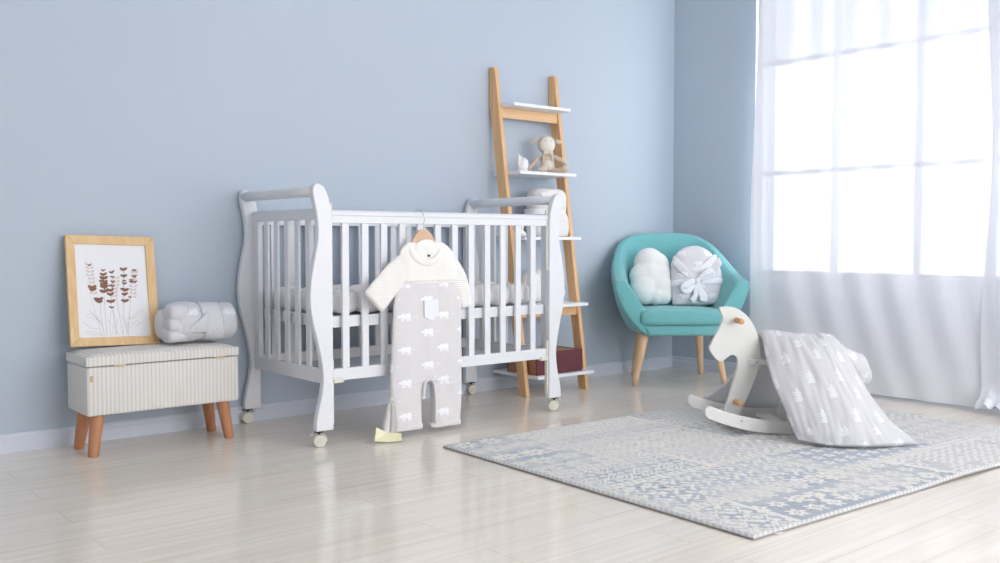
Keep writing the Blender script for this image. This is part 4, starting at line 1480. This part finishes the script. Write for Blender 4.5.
# ------------------------------------------------------------------ rocking horse (local: x tail-ward, y far side, z up)
HO = (-1.245, -1.615, .013)
H_RZ = math.atan2(-.605, .796)
def build_horse():
    root = thing('rocking_horse', 'white wooden rocking horse with beech pegs standing on the rug', 'rocking horse', HO, H_RZ)
    z0 = HO[2]
    out = [(-.255, .519), (-.243, .524), (-.20, .523), (-.165, .508), (-.130, .478), (-.104, .435), (-.088, .392), (-.081, .345), (-.079, .290),
           (-.093, .24), (-.108, .20), (-.140, .125), (-.168, .070), (-.188, .028), (-.24, .030), (-.236, .055), (-.224, .105), (-.206, .16), (-.188, .22), (-.176, .272), (-.176, .300),
           (-.184, .316), (-.200, .322), (-.215, .314), (-.235, .299), (-.246, .294), (-.262, .300), (-.286, .328), (-.296, .348), (-.293, .362),
           (-.268, .41), (-.245, .455), (-.240, .478), (-.247, .498)]
    pp = catmull([(a, b_ - z0, 0) for a, b_ in out], 3, closed=True)
    bm = bmesh.new()
    prism(bm, [(p.x, p.y) for p in pp], -.010, .010, lambda p, t: (p[0], t, p[1]))
    obj('head_panel', bm, M['horse'], root, world=False, bevel=.0035, seg=3, smooth=False)
    # rockers: arc boards
    Rr = (.345 ** 2 + .070 ** 2) / (2 * .070)
    def arc(s): return Rr - math.sqrt(Rr * Rr - s * s)
    for y in (-.150, .140):
        bm = bmesh.new()
        lo = [(s, arc(s)) for s in np.linspace(-.335, .345, 25)]
        hi = [(s, arc(s) + .053) for s in np.linspace(.345, -.330, 25)]
        tip = [(-.343, arc(.335) + .050), (-.352, arc(.335) + .035), (-.350, arc(.335) + .014)]
        prism(bm, [(float(a), float(b_)) for a, b_ in lo + hi + tip], y - .009, y + .009, lambda p, t: (p[0], t, p[1] + .0005))
        ro = obj('rocker', bm, M['horse'], root, world=False, bevel=.003, seg=3)
        for sx in (-.20, .2):
            bm = bmesh.new()
            loft(bm, [((sx, y - .0092, arc(sx) + .034), (.003, 0, 0), (0, 0, .003)), ((sx, y - .0100, arc(sx) + .034), (.0026, 0, 0), (0, 0, .0026))], 10)
            obj('screw', bm, M['dark'], ro, world=False)
    # cross boards between the rockers
    for sx in (-.20, -.02, .2):
        a0 = arc(sx) + .020
        obj('cross_board', bbox(sx - .030, sx + .030, -.1405, .1305, a0, a0 + .016), M['horse'], root, world=False, bevel=.002)
    # pegs
    for (px_, pz, ln, nm) in ((-.182, .468, .085, 'handle_peg'), (-.183, .124, .085, 'foot_peg')):
        bm = bmesh.new()
        tube(bm, [(px_, -ln, pz - z0), (px_, -ln + .002, pz - z0), (px_, ln - .002, pz - z0), (px_, ln, pz - z0)], [.0095, .0115, .0115, .0095], 20)
        obj(nm, bm, M['peg_wood'], root, world=False, smooth=True)['label'] = 'round beech peg'
    # seat, its front bracket, side supports and backrest (mostly under the duvet)
    obj('bracket', bbox(-.130, -.060, -.024, -.0105, .280 - z0, .304 - z0), M['horse'], root, world=False, bevel=.002)
    bm = bmesh.new()
    loft(bm, [((-.098, -.0245, .292 - z0), (.003, 0, 0), (0, 0, .003)), ((-.098, -.0255, .292 - z0), (.0025, 0, 0), (0, 0, .0025))], 10)
    obj('screw', bm, M['dark'], root, world=False)
    obj('seat', bbox(-.045, .19, -.085, .095, .268 - z0, .284 - z0), M['horse'], root, world=False, bevel=.006, seg=3)
    for y in (-.06, .046):
        bm = bmesh.new()
        prism(bm, [(.02, .05), (.16, .05), (.15, .26), (.06, .26)], y, y + .014, lambda p, t: (p[0], t, p[1] - .006))
        obj('seat_support', bm, M['horse'], root, world=False, bevel=.002)
    obj('backrest', bbox(.175, .190, -.085, .085, .284 - z0, .350 - z0), M['horse'], root, world=False, bevel=.006, seg=3)
    return root
build_horse()

# duvet draped over the horse
HM = Matrix.Translation((HO[0], HO[1], 0)) @ Matrix.Rotation(H_RZ, 4, 'Z')
def build_duvet():
    # rows v: near floor ... ridge ... far floor; columns u: head side ... tail side. (s, t, z)
    near = [
        [(-.035, -.345, .030), (.05, -.405, .022), (.150, -.435, .022), (.27, -.430, .022), (.412, -.392, .020)],
        [(-.045, -.320, .060), (.05, -.375, .075), (.150, -.400, .080), (.25, -.385, .072), (.350, -.335, .075)],
        [(-.068, -.265, .150), (.04, -.300, .165), (.145, -.310, .172), (.225, -.290, .160), (.310, -.240, .150)],
        [(-.088, -.195, .240), (.035, -.218, .255), (.130, -.220, .262), (.210, -.205, .250), (.275, -.170, .215)],
        [(-.086, -.105, .318), (.03, -.125, .338), (.120, -.130, .342), (.200, -.120, .332), (.258, -.105, .275)],
        [(-.078, -.030, .388), (.030, -.045, .390), (.115, -.045, .388), (.200, -.045, .380), (.250, -.050, .330)],
        [(-.074, .030, .402), (.03, .030, .394), (.115, .030, .390), (.200, .030, .382), (.260, .030, .352)],
        [(-.078, .095, .372), (.03, .110, .372), (.115, .120, .370), (.200, .120, .362), (.280, .120, .325)],
        [(-.110, .160, .265), (.02, .175, .270), (.115, .185, .270), (.205, .190, .260), (.30, .190, .230)],
        [(-.150, .250, .165), (.0, .240, .150), (.115, .235, .150), (.205, .235, .145), (.32, .240, .13)],
        [(-.180, .390, .090), (-.03, .330, .070), (.10, .300, .060), (.205, .290, .055), (.34, .29, .05)],
        [(-.200, .540, .040), (-.06, .440, .030), (.09, .360, .026), (.205, .330, .025), (.34, .33, .024)],
        [(-.205, .680, .024), (-.08, .540, .022), (.08, .400, .022), (.205, .355, .022), (.35, .36, .022)],
    ]
    nr, nc = len(near), len(near[0])
    ku, kv = 22, 12
    G = []
    colsm = []
    for r in near:
        colsm.append(catmull(r, ku))
    nU = len(colsm[0])
    for i in range(nU):
        G.append(catmull([colsm[j][i] for j in range(nr)], kv))
    nV = len(G[0])
    # normals, puff and wrinkles
    verts, uvs = [], []
    from mathutils import Vector as V3
    P = [[V3(G[i][j]) for j in range(nV)] for i in range(nU)]
    NN = [[None] * nV for _ in range(nU)]
    for i in range(nU):
        for j in range(nV):
            du = P[min(i + 1, nU - 1)][j] - P[max(i - 1, 0)][j]
            dv = P[i][min(j + 1, nV - 1)] - P[i][max(j - 1, 0)]
            n_ = dv.cross(du)
            if n_.length < 1e-9:
                n_ = V3((0, 0, 1))
            n_.normalize()
            NN[i][j] = n_
    if NN[nU // 2][nV // 3].y > 0:
        NN = [[-n_ for n_ in c] for c in NN]
    fold = []
    top = []
    botm = []
    for i in range(nU):
        a = i / (nU - 1)
        for j in range(nV):
            b_ = j / (nV - 1)
            e = min(a, 1 - a) * 6
            e2 = min(b_ + .055, 1 - b_) * 8
            ed = min(1, e) * min(1, e2)
            ed = math.sqrt(max(0, ed))
            p = P[i][j]
            wr = .010 * nz((a * 3.2, b_ * 5, 1)) + .005 * nz((a * 9, b_ * 8, 4)) + .0035 * nz((a * 22, b_ * 10, 8))
            wr += .004 * math.sin(b_ * 34 + 4 * nz((a * 4, b_ * 3, 2))) * math.exp(-((a - 1) / .25) ** 2)
            up = p + NN[i][j] * (.005 + .020 * ed + wr * 1.3 * min(1, .3 + ed))
            lo = p - NN[i][j] * (.004 + .008 * ed)
            up.z = max(up.z, .022)
            lo.z = max(lo.z, .0165)
            top.append(up)
            botm.append(lo)
            uvs.append((a * .42, b_ * 1.25))
    verts = top + botm
    K = nU * nV
    faces, fmi = [], []
    I = lambda i, j: i * nV + j
    for i in range(nU - 1):
        for j in range(nV - 1):
            faces.append((I(i, j), I(i, j + 1), I(i + 1, j + 1), I(i + 1, j)))
            fmi.append(0)
            faces.append((K + I(i, j), K + I(i + 1, j), K + I(i + 1, j + 1), K + I(i, j + 1)))
            fmi.append(1)
    for j in range(nV - 1):
        faces.append((I(0, j), K + I(0, j), K + I(0, j + 1), I(0, j + 1))); fmi.append(0)
        faces.append((I(nU - 1, j), I(nU - 1, j + 1), K + I(nU - 1, j + 1), K + I(nU - 1, j))); fmi.append(0)
    for i in range(nU - 1):
        faces.append((I(i, 0), I(i + 1, 0), K + I(i + 1, 0), K + I(i, 0))); fmi.append(0)
        faces.append((I(i, nV - 1), K + I(i, nV - 1), K + I(i + 1, nV - 1), I(i + 1, nV - 1))); fmi.append(0)
    alluv = uvs + uvs
    # the tail lobe: a puffy corner that folds over behind the backrest
    base = len(verts)
    lob = []
    rr = [((.225, .05, .350), .016, .060, .9), ((.255, .05, .330), .040, .090, .8), ((.29, .05, .290), .064, .100, .7), ((.33, .05, .252), .080, .100, .5), ((.37, .05, .234), .070, .09, .3), ((.395, .05, .234), .046, .07, .2), ((.406, .05, .235), .024, .04, .2), ((.410, .05, .236), .008, .015, .2)]
    n = 36
    cc = catmull([r[0] for r in rr], 4)
    ra = catmull([(r[1], r[2], r[3]) for r in rr], 4)
    for i, c in enumerate(cc):
        d = (cc[min(i + 1, len(cc) - 1)] - cc[max(i - 1, 0)]).normalized()
        side = V3((0, 1, 0))
        up = side.cross(d).normalized()
        for k in range(n):
            t = 2 * PI * k / n
            v = c + side * math.cos(t) * ra[i].y + up * math.sin(t) * ra[i].x
            v += (v - c).normalized() * .006 * nz((k * .4, i * .3, 2))
            verts.append(v)
            alluv.append((.42 + i * .008, .6 + .5 * k / n))
    for i in range(len(cc) - 1):
        for k in range(n):
            faces.append((base + i * n + k, base + i * n + (k + 1) % n, base + (i + 1) * n + (k + 1) % n, base + (i + 1) * n + k))
            fmi.append(0)
    faces.append(tuple(base + (len(cc) - 1) * n + k for k in range(n)))
    fmi.append(0)
    me = bpy.data.meshes.new('duvet')
    me.from_pydata([tuple(HM @ V3(v)) for v in verts], [], faces)
    me.polygons.foreach_set('material_index', fmi)
    uvl = me.uv_layers.new(name='UVMap')
    for l in me.loops:
        uvl.data[l.index].uv = alluv[l.vertex_index]
    bm = bmesh.new()
    bm.from_mesh(me)
    bmesh.ops.recalc_face_normals(bm, faces=bm.faces[:])
    bm.to_mesh(me)
    bm.free()
    o = link('duvet', me, [M['duvet'], M['lining']], None, smooth=True)
    tag(o, 'pale grey bear-print baby duvet draped over the rocking horse down to the rug', 'duvet')
    # trailing corner of the same duvet on the far side, beside the neck
build_duvet()

# ------------------------------------------------------------------ light
w = bpy.data.worlds.new('sky')
SC.world = w
w.use_nodes = True
bg = w.node_tree.nodes['Background']
bg.inputs[0].default_value = lin(250, 251, 255)
bg.inputs[1].default_value = 5.0

def portal(name, loc, rot, sx, sy):
    l = bpy.data.lights.new(name, 'AREA')
    l.shape = 'RECTANGLE'
    l.size, l.size_y = sx, sy
    l.cycles.is_portal = True
    o = bpy.data.objects.new(name, l)
    o.location = loc
    o.rotation_euler = rot
    COL.objects.link(o)
portal('window_portal', (.13, (WY0 + WY1) / 2, (WZ0 + WZ1) / 2), (0, R(90), 0), WZ1 - WZ0, WY0 - WY1)
portal('fill_window_portal', ((FX0 + FX1) / 2, YF - .12, (FZ0 + FZ1) / 2), (R(90), 0, R(0)), FX1 - FX0, FZ1 - FZ0)  # guides sky sampling through the added fill window

# ------------------------------------------------------------------ camera
cam = bpy.data.cameras.new('camera')
co = bpy.data.objects.new('camera', cam)
COL.objects.link(co)
cam.sensor_width = 36
cam.lens = 36 * 950 / 1000
cam.clip_start = .05
co.location = (-4.705, -3.932, .8)
co.rotation_euler = (R(90 - 2.4411), 0, R(50.1936 - 90))
SC.camera = co

SC.view_settings.view_transform = 'Standard'
SC.view_settings.look = 'None'
SC.view_settings.gamma = 1
SC.view_settings.use_curve_mapping = False
SC.view_settings.exposure = 0.43
SC.cycles.max_bounces = 10
SC.cycles.diffuse_bounces = 6
SC.cycles.transparent_max_bounces = 12
SC.cycles.use_denoising = True
SC.cycles.caustics_reflective = False
SC.cycles.caustics_refractive = False
